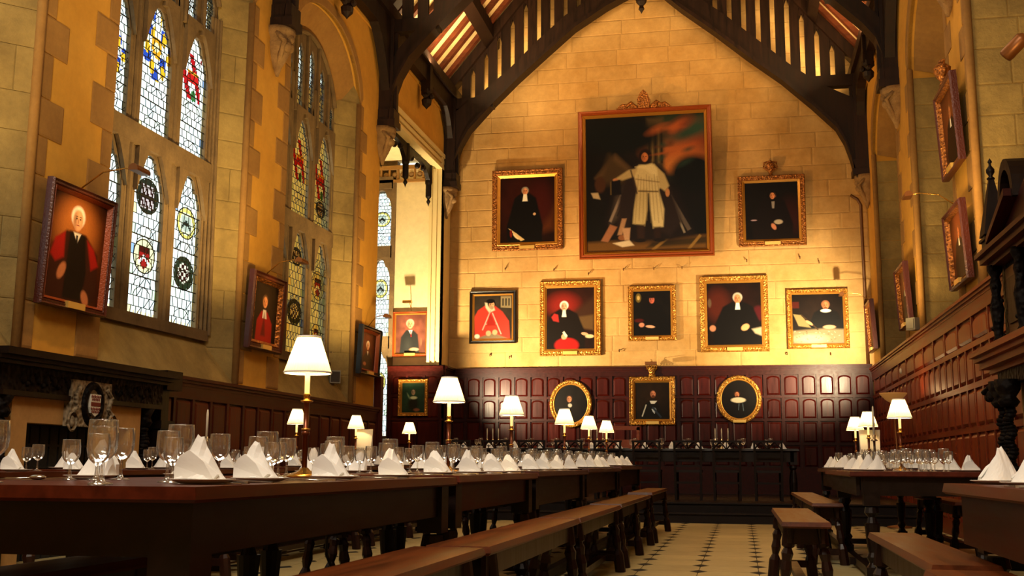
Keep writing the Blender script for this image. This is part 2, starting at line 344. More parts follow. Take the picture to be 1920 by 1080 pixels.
# ---- side walls
BAYS = [(-1.25, 1.5), (2.0, 4.85), (5.10, 7.95), (9.08, 11.96), (13.14, 15.88)]
ZW = 8.62
def arch(y, y0, y1, spring, crown, flat=2.3):
    u = abs((y-(y0+y1)/2)/((y1-y0)/2)); u = min(u, 1)
    return spring+(crown-spring)*(1-u**flat)**(1/1.75)
def side_wall(side):
    s = 1 if side == 'right' else -1; X = XR if s > 0 else XL
    out = X+s*(1.0 if s > 0 else .45)
    wl = struct('wall_'+side, {'left': 'left side wall of ochre plaster piers with stone quoins', 'right': 'right side wall of ochre plaster piers with stone reveals'}[side], 'wall')
    b = B()
    def wb(y0, y1, z0, z1, depth=(1.0 if side == 'right' else .47)): b.box(*sorted((X, X+s*depth)), y0, y1, z0, z1)
    edges = [-2.5, -1.25, 1.5, 2.0, 4.85, 5.10, 7.95, 9.08, 11.96, 13.14, 15.88, 17.4]
    sill = 1.66 if s < 0 else 2.60
    wb(-2.5, 16.92 if s < 0 else YF, -.1, sill)
    for a, c in ((-2.5, -1.25), (1.5, 2.0), (4.85, 5.1), (7.95, 9.08), (11.96, 13.14), (15.88, 16.92 if s < 0 else 17.35)): wb(a, c, sill, ZW)
    bays = list(BAYS)
    if s < 0:
        wb(20.97, 21.5, 2.7, ZW, .2); wb(16.92, 21.0, 7.0, ZW)
    else:
        wb(20.3, 21.5, sill, ZW); bays.append((17.35, 20.3))
    b.build('wall_plaster', 'plaster', wl)
    # arched heads of the window recesses
    pl, so = B(), B()
    N = 28
    for (y0, y1) in bays:
        ys = [y0+(y1-y0)*(1-math.cos(PI*k/N))/2 for k in range(N+1)]
        for k in range(N):
            a, c = ys[k], ys[k+1]; za, zc = arch(a, y0, y1, 6.42, 7.38), arch(c, y0, y1, 6.42, 7.38)
            x0, x1 = sorted((X, X+s*.08))
            p = [(x0, a, za), (x1, a, za), (x1, c, zc), (x0, c, zc), (x0, a, ZW), (x1, a, ZW), (x1, c, ZW), (x0, c, ZW)]; pl.hexa(p)
            sp = .32 if s < 0 else .10
            def back(v, z): return y0+sp+(v-y0)*(y1-y0-2*sp)/(y1-y0), z-(.32 if s < 0 else .22)
            xb = X+s*.33 if s < 0 else X+s*.9
            (a2, za2), (c2, zc2) = back(a, za), back(c, zc)
            xa, xo = (X+s*.08), xb
            so.hexa([(xa, a, za), (xo, a2, za2), (xo, c2, zc2), (xa, c, zc), (xa, a, za+.3), (xo, a2, za2+.6), (xo, c2, zc2+.6), (xa, c, zc+.3)])
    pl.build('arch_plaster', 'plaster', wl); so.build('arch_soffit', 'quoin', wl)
    # arch mouldings and quoins
    for (y0, y1) in bays[1:]:
        if y0 < 4: continue
        b = B(); x0, x1 = sorted((X-s*.02, X+s*.05))
        for k in range(N):
            t0, t1 = [y0+(y1-y0)*(1-math.cos(PI*q/N))/2 for q in (k, k+1)]
            def o_(v): return (y0+y1)/2+(v-(y0+y1)/2)*1.07
            za, zc = arch(t0, y0, y1, 6.42, 7.38), arch(t1, y0, y1, 6.42, 7.38)
            b.hexa([(x0, t0, za), (x1, t0, za), (x1, t1, zc), (x0, t1, zc), (x0, o_(t0), za+.13), (x1, o_(t0), za+.13), (x1, o_(t1), zc+.13), (x0, o_(t1), zc+.13)])
        b.build('arch_moulding', 'quoin', wl)
        z = sill+.06; k = 0
        while z < 6.3:
            h = .34 if k % 3 else .4
            for yy, sg in ((y0, -1), (y1, 1)):
                if yy > 20 or (s < 0 and yy > 17): continue
                wd = .16 if (k+(sg > 0)) % 2 else .36
                block(wl, 'quoin_stone', 'quoin', (X, yy+sg*wd/2, z+h/2), wd, h-.01, .012, 'x+' if s < 0 else 'x-')
            # ashlar of the far reveal (the face turned to the camera)
            dep = .40 if s < 0 else .95
            nb = 1 if (s < 0 and k % 2) else (2 if s > 0 or k % 4 else 1)
            cuts = [0]+([.45+.1*(k % 2)] if nb == 2 else [])+[1]
            for q in range(len(cuts)-1):
                u0, u1 = cuts[q]*dep, cuts[q+1]*dep
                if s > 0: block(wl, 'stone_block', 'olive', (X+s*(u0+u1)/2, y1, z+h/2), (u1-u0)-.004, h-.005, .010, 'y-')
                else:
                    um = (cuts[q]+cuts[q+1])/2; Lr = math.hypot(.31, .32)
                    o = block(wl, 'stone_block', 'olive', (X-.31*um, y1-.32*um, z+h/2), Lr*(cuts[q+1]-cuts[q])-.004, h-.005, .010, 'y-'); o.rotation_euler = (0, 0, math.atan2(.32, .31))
            z += h; k += 1
        if s < 0:
            for yy, g in ((y0, 1), (y1, -1)): B().prism([(X-.315, yy+g*.32), (X-.001, yy), (X-.45, yy), (X-.45, yy+g*.32)], 'z', sill-.1, 6.9).build('splayed_jamb', 'olive', wl)
        # edge moulding of the far jamb
        B().tube([(X+s*.012, y1-.02, sill), (X+s*.012, y1-.02, 6.42)], .045, 8).build('jamb_moulding', 'quoin', wl, True)
        # sloping sill
        zs = 2.24 if s < 0 else 3.15; xo = X+s*(.33 if s < 0 else .95)
        b = B(); xa = X+s*.005
        b.hexa([(xa, y0, sill-.3), (xo, y0, sill-.3), (xo, y1, sill-.3), (xa, y1, sill-.3), (xa, y0, sill+.02), (xo, y0, zs), (xo, y1, zs), (xa, y1, sill+.02)])
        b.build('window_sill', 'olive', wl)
        if s > 0: B().box(xo, xo+.1, y0, y1, 2.5, 7.3).build('blind_wall', 'olive', wl)
    # ashlar of the left end reveal in front of the camera is behind us; cornice of the wall head
    B().box(*sorted((X-s*.03, X+s*.05)), 11, YF, ZW-.75, ZW-.66).build('string_course', 'plaster', wl)
    return wl
wleft = side_wall('left'); wright = side_wall('right')
# near wall behind the camera and the bay window recess outer shell
wn = struct('wall_near'); B().prism([(-6.9, -.1), (3.6, -.1), (3.6, 8.7), (-1.65, 13.8), (-6.9, 8.7)], 'y', -2.6, -2.5).build('wall_core', 'plaster', wn)
wright_back = B()
for y0, y1 in BAYS[:3]: B().box(XR+.9, XR+1.0, y0, y1, 2.5, 7.4).build('blind_wall', 'olive', wright)
for y0, y1 in BAYS[:2]: B().box(XL-.42, XL-.36, y0, y1, 1.6, 7.4).build('blind_wall', 'olive', wleft)

# ---- oriel at the dais end of the left wall
ori = struct('wall_oriel', 'cream plastered end wall of the oriel bay beside the dais', 'wall')
B().box(-6.80, -5.99, 20.95, 21.2, 2.66, 6.86).build('wall_plaster', 'cream', ori)
b = B()   # splayed cream casing with fillets
for x0, x1, dy in ((-6.03, -5.97, .0), (-5.97, -5.92, .035), (-5.92, -5.87, .0), (-5.87, -5.82, .035), (-5.82, -5.775, .0)):
    b.box(x0, x1, 20.74+dy, 20.96, 2.70, 6.72)
b.build('casing', 'cream_w', ori)
B().box(-5.83, -5.775, 20.76, 21.45, 2.70, 7.0).build('casing_side', 'cream_w', ori)
b = B()
for z0, z1, dx in ((6.70, 6.76, 0), (6.76, 6.82, -.04), (6.82, 6.89, 0), (6.89, 6.94, -.04), (6.94, 7.02, .02)):
    b.box(-6.05, -5.79+dx+.02, 16.92, 20.98, z0, z1)
b.build('lintel_moulding', 'cream_w', ori)
b = B()   # coved frieze band at the head of the bay: two rails with panels of relief
b.box(-7.6, -6.0, 20.90, 20.96, 6.78, 6.86); b.box(-7.6, -6.0, 20.90, 20.96, 6.50, 6.56)
for k in range(9): b.box(-7.5+k*.18, -7.46+k*.18, 20.91, 20.96, 6.56, 6.78)
b.build('frieze_band', 'quoin', ori)
b = B()
for k in range(8): b.ball((-7.38+k*.18, 20.95, 6.67), .06, 8, (1, .5, 1))
b.build('frieze_boss', 'corbel', ori)
B().box(-7.7, -5.8, 16.9, 21.2, 6.98, 7.1).build('vault', 'cream', ori)
B().box(-7.7, -7.6, 16.8, 21.2, -.1, 7.1).build('outer_wall', 'cream', ori)
B().box(-7.7, -5.9, 16.78, 16.90, -.1, 7.1).build('return_wall', 'plaster', ori)
B().box(-7.6, -6.8, 20.98, 21.2, -.1, 1.34).build('apron_wall', 'tracery', ori)
B().box(-6.88, -6.79, 20.90, 21.1, 1.3, 6.5).build('stone_jamb', 'tracery', ori)
B().box(-7.6, -7.33, 20.90, 21.2, 1.3, 7.0).build('stone_jamb', 'tracery', ori)
B().box(-7.4, -6.8, 21.0, 21.2, 6.35, 7.0).build('head_wall', 'tracery', ori)
# cusped oak tracery with pendants hanging under the lintel
b = B()
def cusp(y0, y1, zt, dip):
    n = 12
    for k in range(n):
        a, c = y0+(y1-y0)*k/n, y0+(y1-y0)*(k+1)/n
        fa = lambda y: zt-dip*abs(2*(y-y0)/(y1-y0)-1)**2.6
        b.hexa([(-6.02, a, fa(a)), (-5.94, a, fa(a)), (-5.94, c, fa(c)), (-6.02, c, fa(c)), (-6.02, a, zt+.1), (-5.94, a, zt+.1), (-5.94, c, zt+.1), (-6.02, c, zt+.1)])
cusp(17.5, 18.95, 6.62, .34); cusp(18.95, 20.55, 6.62, .34)
for y in (17.55, 18.95, 20.5):
    b.lathe([(.001, 5.86), (.02, 5.92), (.045, 5.96), (.02, 6.01), (.06, 6.06), (.06, 6.3), (.075, 6.34), (.07, 6.7)], 8, (-5.98, y, 0))
for y in (17.9, 18.25, 18.6, 19.3, 19.7, 20.1):
    b.ball((-5.98, y, 6.58-.05*(y*7 % 2)), .06, 6)
b.build('pendant_tracery', 'dark', ori)

# ---- roof
rf = struct('ceiling', 'timber roof of oak rafters and purlins over pale plaster', 'ceiling')
b = B()
for s, X in ((1, XL), (-1, XR)):
    xe, xm = X-s*.3, -1.65
    za, zb = zroof(X)-.3*1.22, zroof(-1.65)
    b.hexa([(xe, -2.6, za), (xm, -2.6, zb), (xm, YF+.2, zb), (xe, YF+.2, za), (xe, -2.6, za+.1), (xm, -2.6, zb+.1), (xm, YF+.2, zb+.1), (xe, YF+.2, za+.1)])
b.build('roof_lining', 'roof', rf)
def slope_beam(b, X, s, xa, xb, off0, off1, y0, y1):
    """a timber following the roof slope, off0/off1 = distances below the lining"""
    za, zb = 8.62+1.22*abs(xa-X), 8.62+1.22*abs(xb-X)
    b.hexa([(xa, y0, za-off1), (xb, y0, zb-off1), (xb, y1, zb-off1), (xa, y1, za-off1), (xa, y0, za-off0), (xb, y0, zb-off0), (xb, y1, zb-off0), (xa, y1, za-off0)])
for s, X in ((1, XL), (-1, XR)):
    mb = B(); slope_beam(mb, X, s, X, -1.65, 0.0, .14, 0, .12); m = mb.mesh('rafter', 'rafter')
    y = 8.0
    while y < 21.2:
        link(m, 'rafter', rf, loc=(0, y, 0)); y += .47
    for k, xo in enumerate((.86, 1.95, 3.05)):
        mb = B(); x = X+s*xo; slope_beam(mb, X, s, x, x+s*.16, .12, .40, 7, YF); mb.build('purlin', 'truss', rf)
    B().box(*sorted((X-s*.05, X+s*.26)), 7, YF, 8.22, 8.42).build('wall_plate', 'truss', rf)

# ---- trusses with wall posts, arched braces and pierced spandrels
LOW_L = [(-5.62, 6.35), (-5.57, 6.9), (-5.45, 7.25), (-5.28, 7.55), (-4.82, 8.04), (-4.27, 8.57), (-3.65, 9.11), (-3.1, 9.58), (-2.44, 9.99), (-2.0, 10.21), (-1.7, 10.34)]
UPP_L = [(-5.85, 6.9), (-5.80, 7.6), (-5.60, 7.9), (-5.38, 8.08), (-4.98, 8.34), (-4.42, 8.8), (-3.85, 9.35), (-3.3, 9.83), (-2.62, 10.27), (-2.1, 10.52), (-1.7, 10.66)]
def mir(x): return -3.30-x
LOW_R = [(2.26, 6.2), (2.17, 6.6), (2.08, 6.9), (1.93, 7.2), (1.5, 7.66), (.95, 8.2), (.3, 8.74), (-.3, 9.28), (-.95, 9.82), (-1.3, 10.15), (-1.7, 10.34)]
UPP_R = [(2.55, 6.8), (2.5, 7.5), (2.25, 7.75), (2.05, 7.85), (1.68, 8.05), (1.1, 8.5), (.5, 9.05), (-.1, 9.6), (-.78, 10.15), (-1.25, 10.5), (-1.7, 10.66)]
def interp(P, x):
    Q = sorted(P); return float(np.interp(x, [p[0] for p in Q], [p[1] for p in Q]))
def band(b, A, C, y0, y1):
    for k in range(len(A)-1):
        p = [A[k], A[k+1], C[k+1], C[k]]
        i = len(b.v); b.v += [(x, y0, z) for x, z in p]+[(x, y1, z) for x, z in p]
        b.f += [(i, i+1, i+2, i+3), (i+7, i+6, i+5, i+4)]+[(i+q, i+4+q, i+4+(q+1) % 4, i+(q+1) % 4) for q in range(4)]
LOW_R2 = [(2.29, 6.5), (2.27, 7.05), (2.18, 7.33), (2.0, 7.57), (1.56, 8.02), (1.0, 8.52), (.35, 9.1), (-.25, 9.6), (-.9, 10.05), (-1.3, 10.22), (-1.7, 10.34)]
def offs(P, d, s):
    out = []
    for k, (x, z) in enumerate(P):
        (xa, za), (xb, zb) = P[max(k-1, 0)], P[min(k+1, len(P)-1)]; L = math.hypot(xb-xa, zb-za)
        nx, nz = -(zb-za)/L*s, (xb-xa)/L*s
        out.append((max(XL-.03, min(XR+.03, x+nx*d)), z+nz*d))
    return out
def make_truss(n, Y, labeltxt):
    t = struct('trim_%d' % n, labeltxt, 'roof truss')
    near = Y < 20
    for s, X, L, U, nm in ((1, XL, LOW_L, offs(LOW_L, .24, 1) if near else UPP_L, 'l'), (-1, XR, LOW_R2 if near else LOW_R, offs(LOW_R2, .24, -1) if near else UPP_R, 'r')):
        zc = 6.34 if s > 0 else (6.5 if near else 6.22)
        b = B(); b.box(*sorted((X-s*.04, X+s*.24)), Y-.13, Y+.13, zc+.05, 8.3)
        b.box(*sorted((X-s*.04, X+s*.30)), Y-.17, Y+.17, zc, zc+.12); b.box(*sorted((X-s*.04, X+s*.28)), Y-.15, Y+.15, zc+.12, zc+.3)
        b.box(*sorted((X+s*.20, X+s*.29)), Y-.05, Y+.05, zc+.3, 8.0)
        b.build('wall_post', 'truss', t)
        b = B(); band(b, L, U, Y-.11, Y+.11); b.build('arched_brace', 'truss', t)
        b = B(); Li = [(x, z-.03) for x, z in L]; Lo = [(x+s*.0, z+.06) for x, z in L]; band(b, Li, Lo, Y-.15, Y+.15); b.build('brace_moulding', 'truss', t)
        b = B(); slope_beam(b, X, s, X-s*.0, -1.65, .12, .40, Y-.13, Y+.13); b.build('principal_rafter', 'truss', t)
        b = B(); x1 = X+s*1.02; b.box(*sorted((X, x1)), Y-.1, Y+.1, 8.0, 8.22); b.build('sole_piece', 'truss', t)
        # balusters: boards with slots between them
        xs = [X+s*(.30+.275*k) for k in range(14)]
        for k in range(13):
            xa, xb = xs[k]+s*.046, xs[k+1]-s*.046
            if s > 0 and xb > -1.75 or s < 0 and xb < -1.55: break
            lo = lambda x: max(interp(U, x)-.08, 8.1 if abs(x-X) < .9 else 0); hi = lambda x: 8.62+1.22*abs(x-X)-.38
            b = B(); i = 0
            p = [(xa, Y-.04, lo(xa)), (xb, Y-.04, lo(xb)), (xb, Y+.04, lo(xb)), (xa, Y+.04, lo(xa)), (xa, Y-.04, hi(xa)), (xb, Y-.04, hi(xb)), (xb, Y+.04, hi(xb)), (xa, Y+.04, hi(xa))]
            b.hexa(p); b.build('baluster', 'truss', t)
        # pointed heads closing the slots
        b = B()
        for k in range(1, 13):
            x = xs[k]; top = 8.62+1.22*abs(x-X)-.36
            for g in (-1, 1):
                b.prism([(x+g*.041, top+.05), (x+g*.041, top-.22), (x, top-.1), (x, top+.05)] if g > 0 else [(x+g*.041, top+.05), (x, top+.05), (x, top-.1), (x+g*.041, top-.22)], 'y', Y-.035, Y+.035)
        b.build('slot_head', 'truss', t)
        # carved stone corbel
        c = (X+s*.05, Y, zc-.0)
        cb = B(); cb.lathe([(.02, -.62), (.05, -.52), (.10, -.42), (.15, -.30), (.17, -.2), (.15, -.15), (.21, -.08), (.22, 0)], 14, c)
        cb.ball((X+s*.19, Y-.06, zc-.25), .07, 8); cb.ball((X+s*.17, Y+.08, zc-.22), .065, 8); cb.ball((X+s*.21, Y+.0, zc-.13), .06, 8)
        cb.tube([(X+s*.1, Y-.17, zc-.08), (X+s*.2, Y-.14, zc-.2), (X+s*.13, Y-.1, zc-.36), (X+s*.05, Y-.02, zc-.5)], .035, 6)
        cb.build('corbel', 'corbel', t, True)
    b = B(); b.lathe([(.001, 9.78), (.03, 9.84), (.06, 9.88), (.04, 9.95), (.10, 10.02), (.13, 10.16), (.10, 10.3), (.16, 10.36), (.16, 10.6)], 10, (-1.74, Y-.02, 0)); b.build('pendant', 'truss', t)
    b = B(); b.box(-2.6, -.8, Y-.1, Y+.1, 10.45, 10.75); b.build('collar', 'truss', t)
make_truss(2, 21.02, 'dark oak arched truss with pierced spandrels against the end wall')
make_truss(3, 16.9, 'dark oak arched truss one bay before the end wall')
make_truss(4, 12.62, 'dark oak truss nearest the camera, only its wall posts in view')
# longitudinal braces with pendants along both wall heads
for s, X in ((1, XL), (-1, XR)):
    for (ya, yb) in ((12.75, 16.77), (17.03, 21.09)):
        ym = (ya+yb)/2; t = B(); n = 10
        def lo(y):
            e = min(y-ya, yb-y); L = (yb-ya)/2
            return 7.92-(.95*max(0, 1-e/.75)**1.8)
        for k in range(24):
            a, c = ya+(yb-ya)*k/24, ya+(yb-ya)*(k+1)/24
            x0, x1 = sorted((X+s*.04, X+s*.19))
            t.hexa([(x0, a, lo(a)), (x1, a, lo(a)), (x1, c, lo(c)), (x0, c, lo(c)), (x0, a, 8.25), (x1, a, 8.25), (x1, c, 8.25), (x0, c, 8.25)])
        t.build('wall_brace', 'truss', rf)
        p = B(); x = X+s*.16; p.box(x-.09, x+.09, ym-.09, ym+.09, 7.72, 8.3)
        p.lathe([(.001, 7.38), (.03, 7.42), (.09, 7.48), (.10, 7.56), (.05, 7.62), (.11, 7.68), (.11, 7.76)], 10, (x, ym, 0)); p.ball((x, ym-.1, 7.62), .05, 6); p.ball((x+s*.1, ym, 7.62), .05, 6)
        p.build('pendant', 'truss', rf)

# ---- windows
def heraldry(A, u, v, ru, rv, kind):
    H, W, _ = A.shape; yy, xx = np.mgrid[0:H, 0:W]; du = (xx/(W-1)-u)/ru; dv = (yy/(H-1)-v)/rv; d = np.sqrt(du**2+dv**2)
    def put(m, c): A[m] = lin(c)[:3]
    if kind == 'blackring': put(d < 1, '1c2618'); put(d < .62, 'c8bfae'); put((d < .58) & (np.sin(du*14)*np.sin(dv*14) > .0), '2a0c0c')
    if kind == 'redshield': put(d < 1.0, 'dcd2a0'); m = (abs(du) < .5) & (dv < .55) & (dv > -.75+abs(du)*.6); put(m, '8a1414'); put(m & (abs(dv-(-.05-abs(du)*.7)) < .13), 'e8e4dc'); put(m & (dv > .25), '3a0d0a')
    if kind == 'black': put(d < 1, '20241a'); m = (abs(du) < .55) & (abs(dv) < .7); put(m, 'b8a8a8'); put(m & (np.sin(du*16+dv*9) > .1), '2a1414'); put(m & (abs(dv) < .12), '201414')
    if kind == 'greyshield': put(d < 1, 'c8b860'); put(d < .75, 'c8ccb0'); m = (abs(du) < .45) & (dv < .5) & (dv > -.6+abs(du)*.5); put(m, 'a0a89c'); put(m & (abs(dv-(.1-abs(du)*.8)) < .15), '1c2420')
    if kind == 'bluegold':
        m = d < 1.3; put(m & (np.sin(du*5+2)*np.cos(dv*6) > .15), '1e3f9c'); put(m & (np.sin(du*7+.5)*np.cos(dv*5+1) > .3), 'd8a020'); put((d < .42), 'c88c1c'); put(d < .2, 'e8d8a0'); put(m & (abs(du) < .25) & (dv > .35), 'e8e8e0')
    if kind == 'red':
        m = (abs(du+.2) < .9) & (abs(dv) < 1); put(m & (np.sin(du*6+dv*3) > .35), 'a01018'); put((abs(du) < .5) & (abs(dv) < .28), 'b01818'); put((abs(du) < .5) & (abs(dv-.22) < .08), 'd89020'); put(((du-.1)**2+(dv+.8)**2 < .06), '2c6030')
def light_glass(parent, X, y0, y1, z0, z1, her, seed, plane='x', orient=1):
    r = np.random.default_rng(seed); W, H = 24, 84; A = np.zeros((H, W, 3))
    cw, ch = 4, 5
    base = [(.86, .92, .88), (.80, .88, .88), (.90, .94, .92), (.92, .92, .84), (.72, .84, .88), (.80, .88, .78)]
    for j in range(0, H, ch):
        off = 2 if (j//ch) % 2 else 0
        for i in range(-cw, W+cw, cw):
            c = np.array(base[r.integers(len(base))])*r.uniform(.82, 1.0)
            if (i <= 0 or i+cw >= W) and r.random() < .2: c = np.array([(.25, .38, .7), (.85, .7, .35), (.55, .7, .5)][r.integers(3)])
            A[j:j+ch, max(0, i+off):max(0, i+off+cw)] = c
    for k in range(2): A[k*1:k+2, ::3] = (.85, .62, .3)
    for (u, v, ru, rv, kd) in her: heraldry(A, u, v, ru, rv, kd)
    ys = np.linspace(y0, y1, W+1); zs = np.linspace(z0, z1, H+1); vs = []; fs = []
    if plane == 'x': vs = [(X, y, z) for z in zs for y in ys]
    else: vs = [(y, X, z) for z in zs for y in ys]
    for j in range(H):
        for i in range(W): k = j*(W+1)+i; fs.append((k, k+1, k+W+2, k+W+1))
    m = bpy.data.meshes.new('stained_glass'); m.from_pydata(vs, [], fs); m.materials.append(MT['stained'])
    at = m.color_attributes.new('paint', 'FLOAT_COLOR', 'CORNER')
    c = np.ones((H*W, 4, 4)); c[:, :, :3] = A.reshape(-1, 1, 3); at.data.foreach_set('color', c.ravel())
    pane = link(m, 'stained_glass', parent)
    # lead cames on the room side
    b = B(); g = .006; e = .003*orient
    def P(u, v): return (y0+(y1-y0)*u, z0+(z1-z0)*v)
    def seg(u0, v0, u1, v1, w_=.0036):
        (a, c_), (d_, f_) = P(u0, v0), P(u1, v1); dx, dz = d_-a, f_-c_; L = math.hypot(dx, dz) or 1; nx, nz = -dz/L*w_, dx/L*w_
        q = [(a+nx, c_+nz), (a-nx, c_-nz), (d_-nx, f_-nz), (d_+nx, f_+nz)]
        i = len(b.v)
        for xo in (X-.002*orient, X+e):
            for (yy, zz) in q: b.v.append((xo, yy, zz) if plane == 'x' else (yy, xo, zz))
        b.f += [(i, i+1, i+2, i+3), (i+4, i+7, i+6, i+5)]+[(i+k, i+(k+1) % 4, i+4+(k+1) % 4, i+4+k) for k in range(4)]
    rows = H//ch
    for j in range(rows+1):
        v = j*ch/H
        if j % 4 == 0: seg(0, v, 1, v, .0065)
        else: seg(0, v, 1, v)
    for j in range(rows):
        off = 2 if j % 2 else 0; v = j*ch/H
        for i in range(cw+off, W, cw):
            t = r.uniform(-.02, .02); seg(i/W+t, v, i/W-t, v+ch/H)
            if r.random() < .25: seg(i/W+t, v, (i+cw)/W, v+ch/H)
        if r.random() < .3:
            for q in range(6): a0, a1 = PI*q/6, PI*(q+1)/6; seg(.5+.28*math.cos(a0), v+ch/H*math.sin(a0), .5+.28*math.cos(a1), v+ch/H*math.sin(a1))
    for (u, v, ru, rv, kd) in her:
        if kd in ('bluegold', 'red'): continue
        for q in range(16): a0, a1 = 2*PI*q/16, 2*PI*(q+1)/16; seg(u+ru*math.cos(a0), v+rv*math.sin(a0), u+ru*math.cos(a1), v+rv*math.sin(a1), .006)
    b.build('leading', 'lead', parent, kind='stuff')
def cusped(u, H):     # u in -1..1 ; height of an opening head above its springing
    u = abs(u); a = (1-u**1.9)**.75 if u < 1 else 0
    return H*max(0, a-.16*math.exp(-((u-.52)/.09)**2))
def plate_cells(b, fn, y0, y1, n, x0, x1, plane='x'):
    """stone plate whose solid intervals at y are given by fn(y) -> [(z0, z1), ...]"""
    for k in range(n):
        a, c = y0+(y1-y0)*k/n, y0+(y1-y0)*(k+1)/n; e = (c-a)*1e-3
        for (p, q) in zip(fn(a+e), fn(c-e)):
            if p[1]-p[0] < .002 and q[1]-q[0] < .002: continue
            pts = [(a, p[0]), (c, q[0]), (c, q[1]), (a, p[1])]
            i = len(b.v)
            for X in (x0, x1): b.v += [((X, u, v) if plane == 'x' else (u, X, v)) for u, v in pts]
            b.f += [(i, i+1, i+2, i+3), (i+7, i+6, i+5, i+4)]+[(i+q_, i+4+q_, i+4+(q_+1) % 4, i+(q_+1) % 4) for q_ in range(4)]
def make_window(n, y0, y1, cs, her, label):
    wn_ = struct('window_%d' % n, label, 'window')
    XF, XB = -6.10, -6.15; hw = .262; zb = 2.30
    ya, yb = y0+.22, y1-.30
    tr = B()
    # mullions with rounded nose
    ms = [(cs[0]-.425)]+[(cs[k]+cs[k+1])/2 for k in range(len(cs)-1)]+[cs[-1]+.425]
    lights = [(c-hw-.09, c+hw-.015) for c in cs]
    for k, (a, c) in enumerate(zip([ya]+[l[1] for l in lights], [l[0] for l in lights]+[yb])):
        m = B(); m.box(XB, XF, a, c, zb-.1, 6.0)
        cy = (a+c)/2
        if k in (0, len(cs)):   # stepped jamb mouldings
            e = c if k == 0 else a; g = -1 if k == 0 else 1
            for q in range(4): yy = e+g*(.03+q*.045); m.tube([(XF-.01+q*.03, yy, zb-.05), (XF-.01+q*.015, yy, 6.1)], .022, 8)
        else:
            m.tube([(XF-.01, cy, zb-.05), (XF-.01, cy, 6.3)], .035, 8); m.tube([(XF-.015, cy-.07, zb), (XF-.015, cy-.07, 6.1)], .02, 6); m.tube([(XF-.015, cy+.07, zb), (XF-.015, cy+.07, 6.1)], .02, 6)
        m.build('mullion', 'tracery', wn_)
    B().box(XB, XF+.05, ya, yb, 4.06, 4.28).build('transom', 'tracery', wn_)
    B().box(XB, XF+.08, ya, yb, zb-.12, zb).build('sill', 'tracery', wn_)
    for (a, c) in lights:
        cy = (a+c)/2; hh = (c-a)/2
        for (zs, zt) in ((3.60, 4.08), (5.22, 5.80)):
            H = .44 if zs < 5 else .48
            b = B(); plate_cells(b, lambda y: [(zs+cusped((y-cy)/hh, H), zt)], a, c, 26, XB, XF-.01); b.build('cusped_head', 'tracery', wn_)
            b = B(); plate_cells(b, lambda y: [(zs+.06+H*(1-abs((y-cy)/(hw+.04))**1.7)*1.12, zt+.06)], a-.03, c+.03, 14, XF, XF+.045); b.build('label_moulding', 'tracery', wn_)
    # upper tracery
    slots = []
    for c in cs: slots += [c-.21, c+.21]
    if len(cs) == 3: slots = slots
    top = lambda y: max(6.0, arch(y, y0+.3, y1-.3, 6.10, 7.10, 2.0))
    sw = .10
    def fn(y):
        for sy in slots:
            if abs(y-sy) < sw:
                t = top(sy)-.22; z1 = t-.16*abs((y-sy)/sw)**1.5
                lo = 5.72 if y is None else 5.80
                if z1 > lo+.25: return [(5.7, lo), (z1, 7.25)]
        return [(5.7, 6.4), (6.4, 7.25)]
    cuts = sorted([y0+.15, y1-.15]+[s_-sw for s_ in slots]+[s_+sw for s_ in slots]); b = B()
    for a, c in zip(cuts[:-1], cuts[1:]):
        if c-a > 1e-4: plate_cells(b, fn, a, c, 6, XB, XF)
    b.build('upper_tracery', 'tracery', wn_)
    b = B()
    for c in ms[1:-1]+cs: b.tube([(XF+.02, c, 5.75), (XF+.02, c, top(c)-.05)], .032, 6)
    N = 24
    pa = [(y0+.34+(y1-y0-.68)*k/N) for k in range(N+1)]; b.tube([(XF+.02, y, top(y)-.05) for y in pa], .035, 8); b.build('arch_rib', 'tracery', wn_)
    k = 0
    for q, (a, c) in enumerate(lights):
        light_glass(wn_, -6.125, a-.01, c+.01, zb-.01, 4.10, her.get((q, 0), []), n*10+q, 'x', 1)
        light_glass(wn_, -6.125, a-.01, c+.01, 4.27, 5.78, her.get((q, 1), []), n*10+q+5, 'x', 1)
    for q, sy in enumerate(slots): light_glass(wn_, -6.125, sy-sw, sy+sw, 5.78, top(sy)-.15, [], n*50+q, 'x', 1)
make_window(1, 9.08, 11.96, [9.55, 10.40, 11.25], {
    (0, 1): [(.5, .45, .35, .14, 'bluegold')], (1, 1): [(.5, .66, .42, .20, 'bluegold')], (2, 1): [(.45, .62, .42, .18, 'red')],
    (1, 0): [(.5, .72, .36, .105, 'black'), (.5, .36, .34, .10, 'redshield')], (2, 0): [(.5, .66, .34, .10, 'greyshield'), (.5, .34, .36, .105, 'blackring')]},
    'large leaded heraldic window on the left between the two nearest portraits')
make_window(2, 13.14, 15.88, [13.6, 14.42, 15.26], {
    (1, 1): [(.5, .55, .42, .2, 'red')], (2, 1): [(.5, .5, .4, .2, 'red'), (.5, .2, .3, .08, 'black')],
    (1, 0): [(.5, .78, .3, .07, 'black'), (.5, .34, .4, .10, 'blackring')], (2, 0): [(.5, .62, .4, .12, 'redshield'), (.5, .22, .3, .08, 'redshield')]},
    'second leaded heraldic window on the left, partly behind the nearest lamp')
make_window(4, 5.10, 7.95, [5.64, 6.49, 7.34], {(1, 0): [(.5, .6, .34, .1, 'redshield')]}, 'leaded window of the bay nearest the camera on the left')
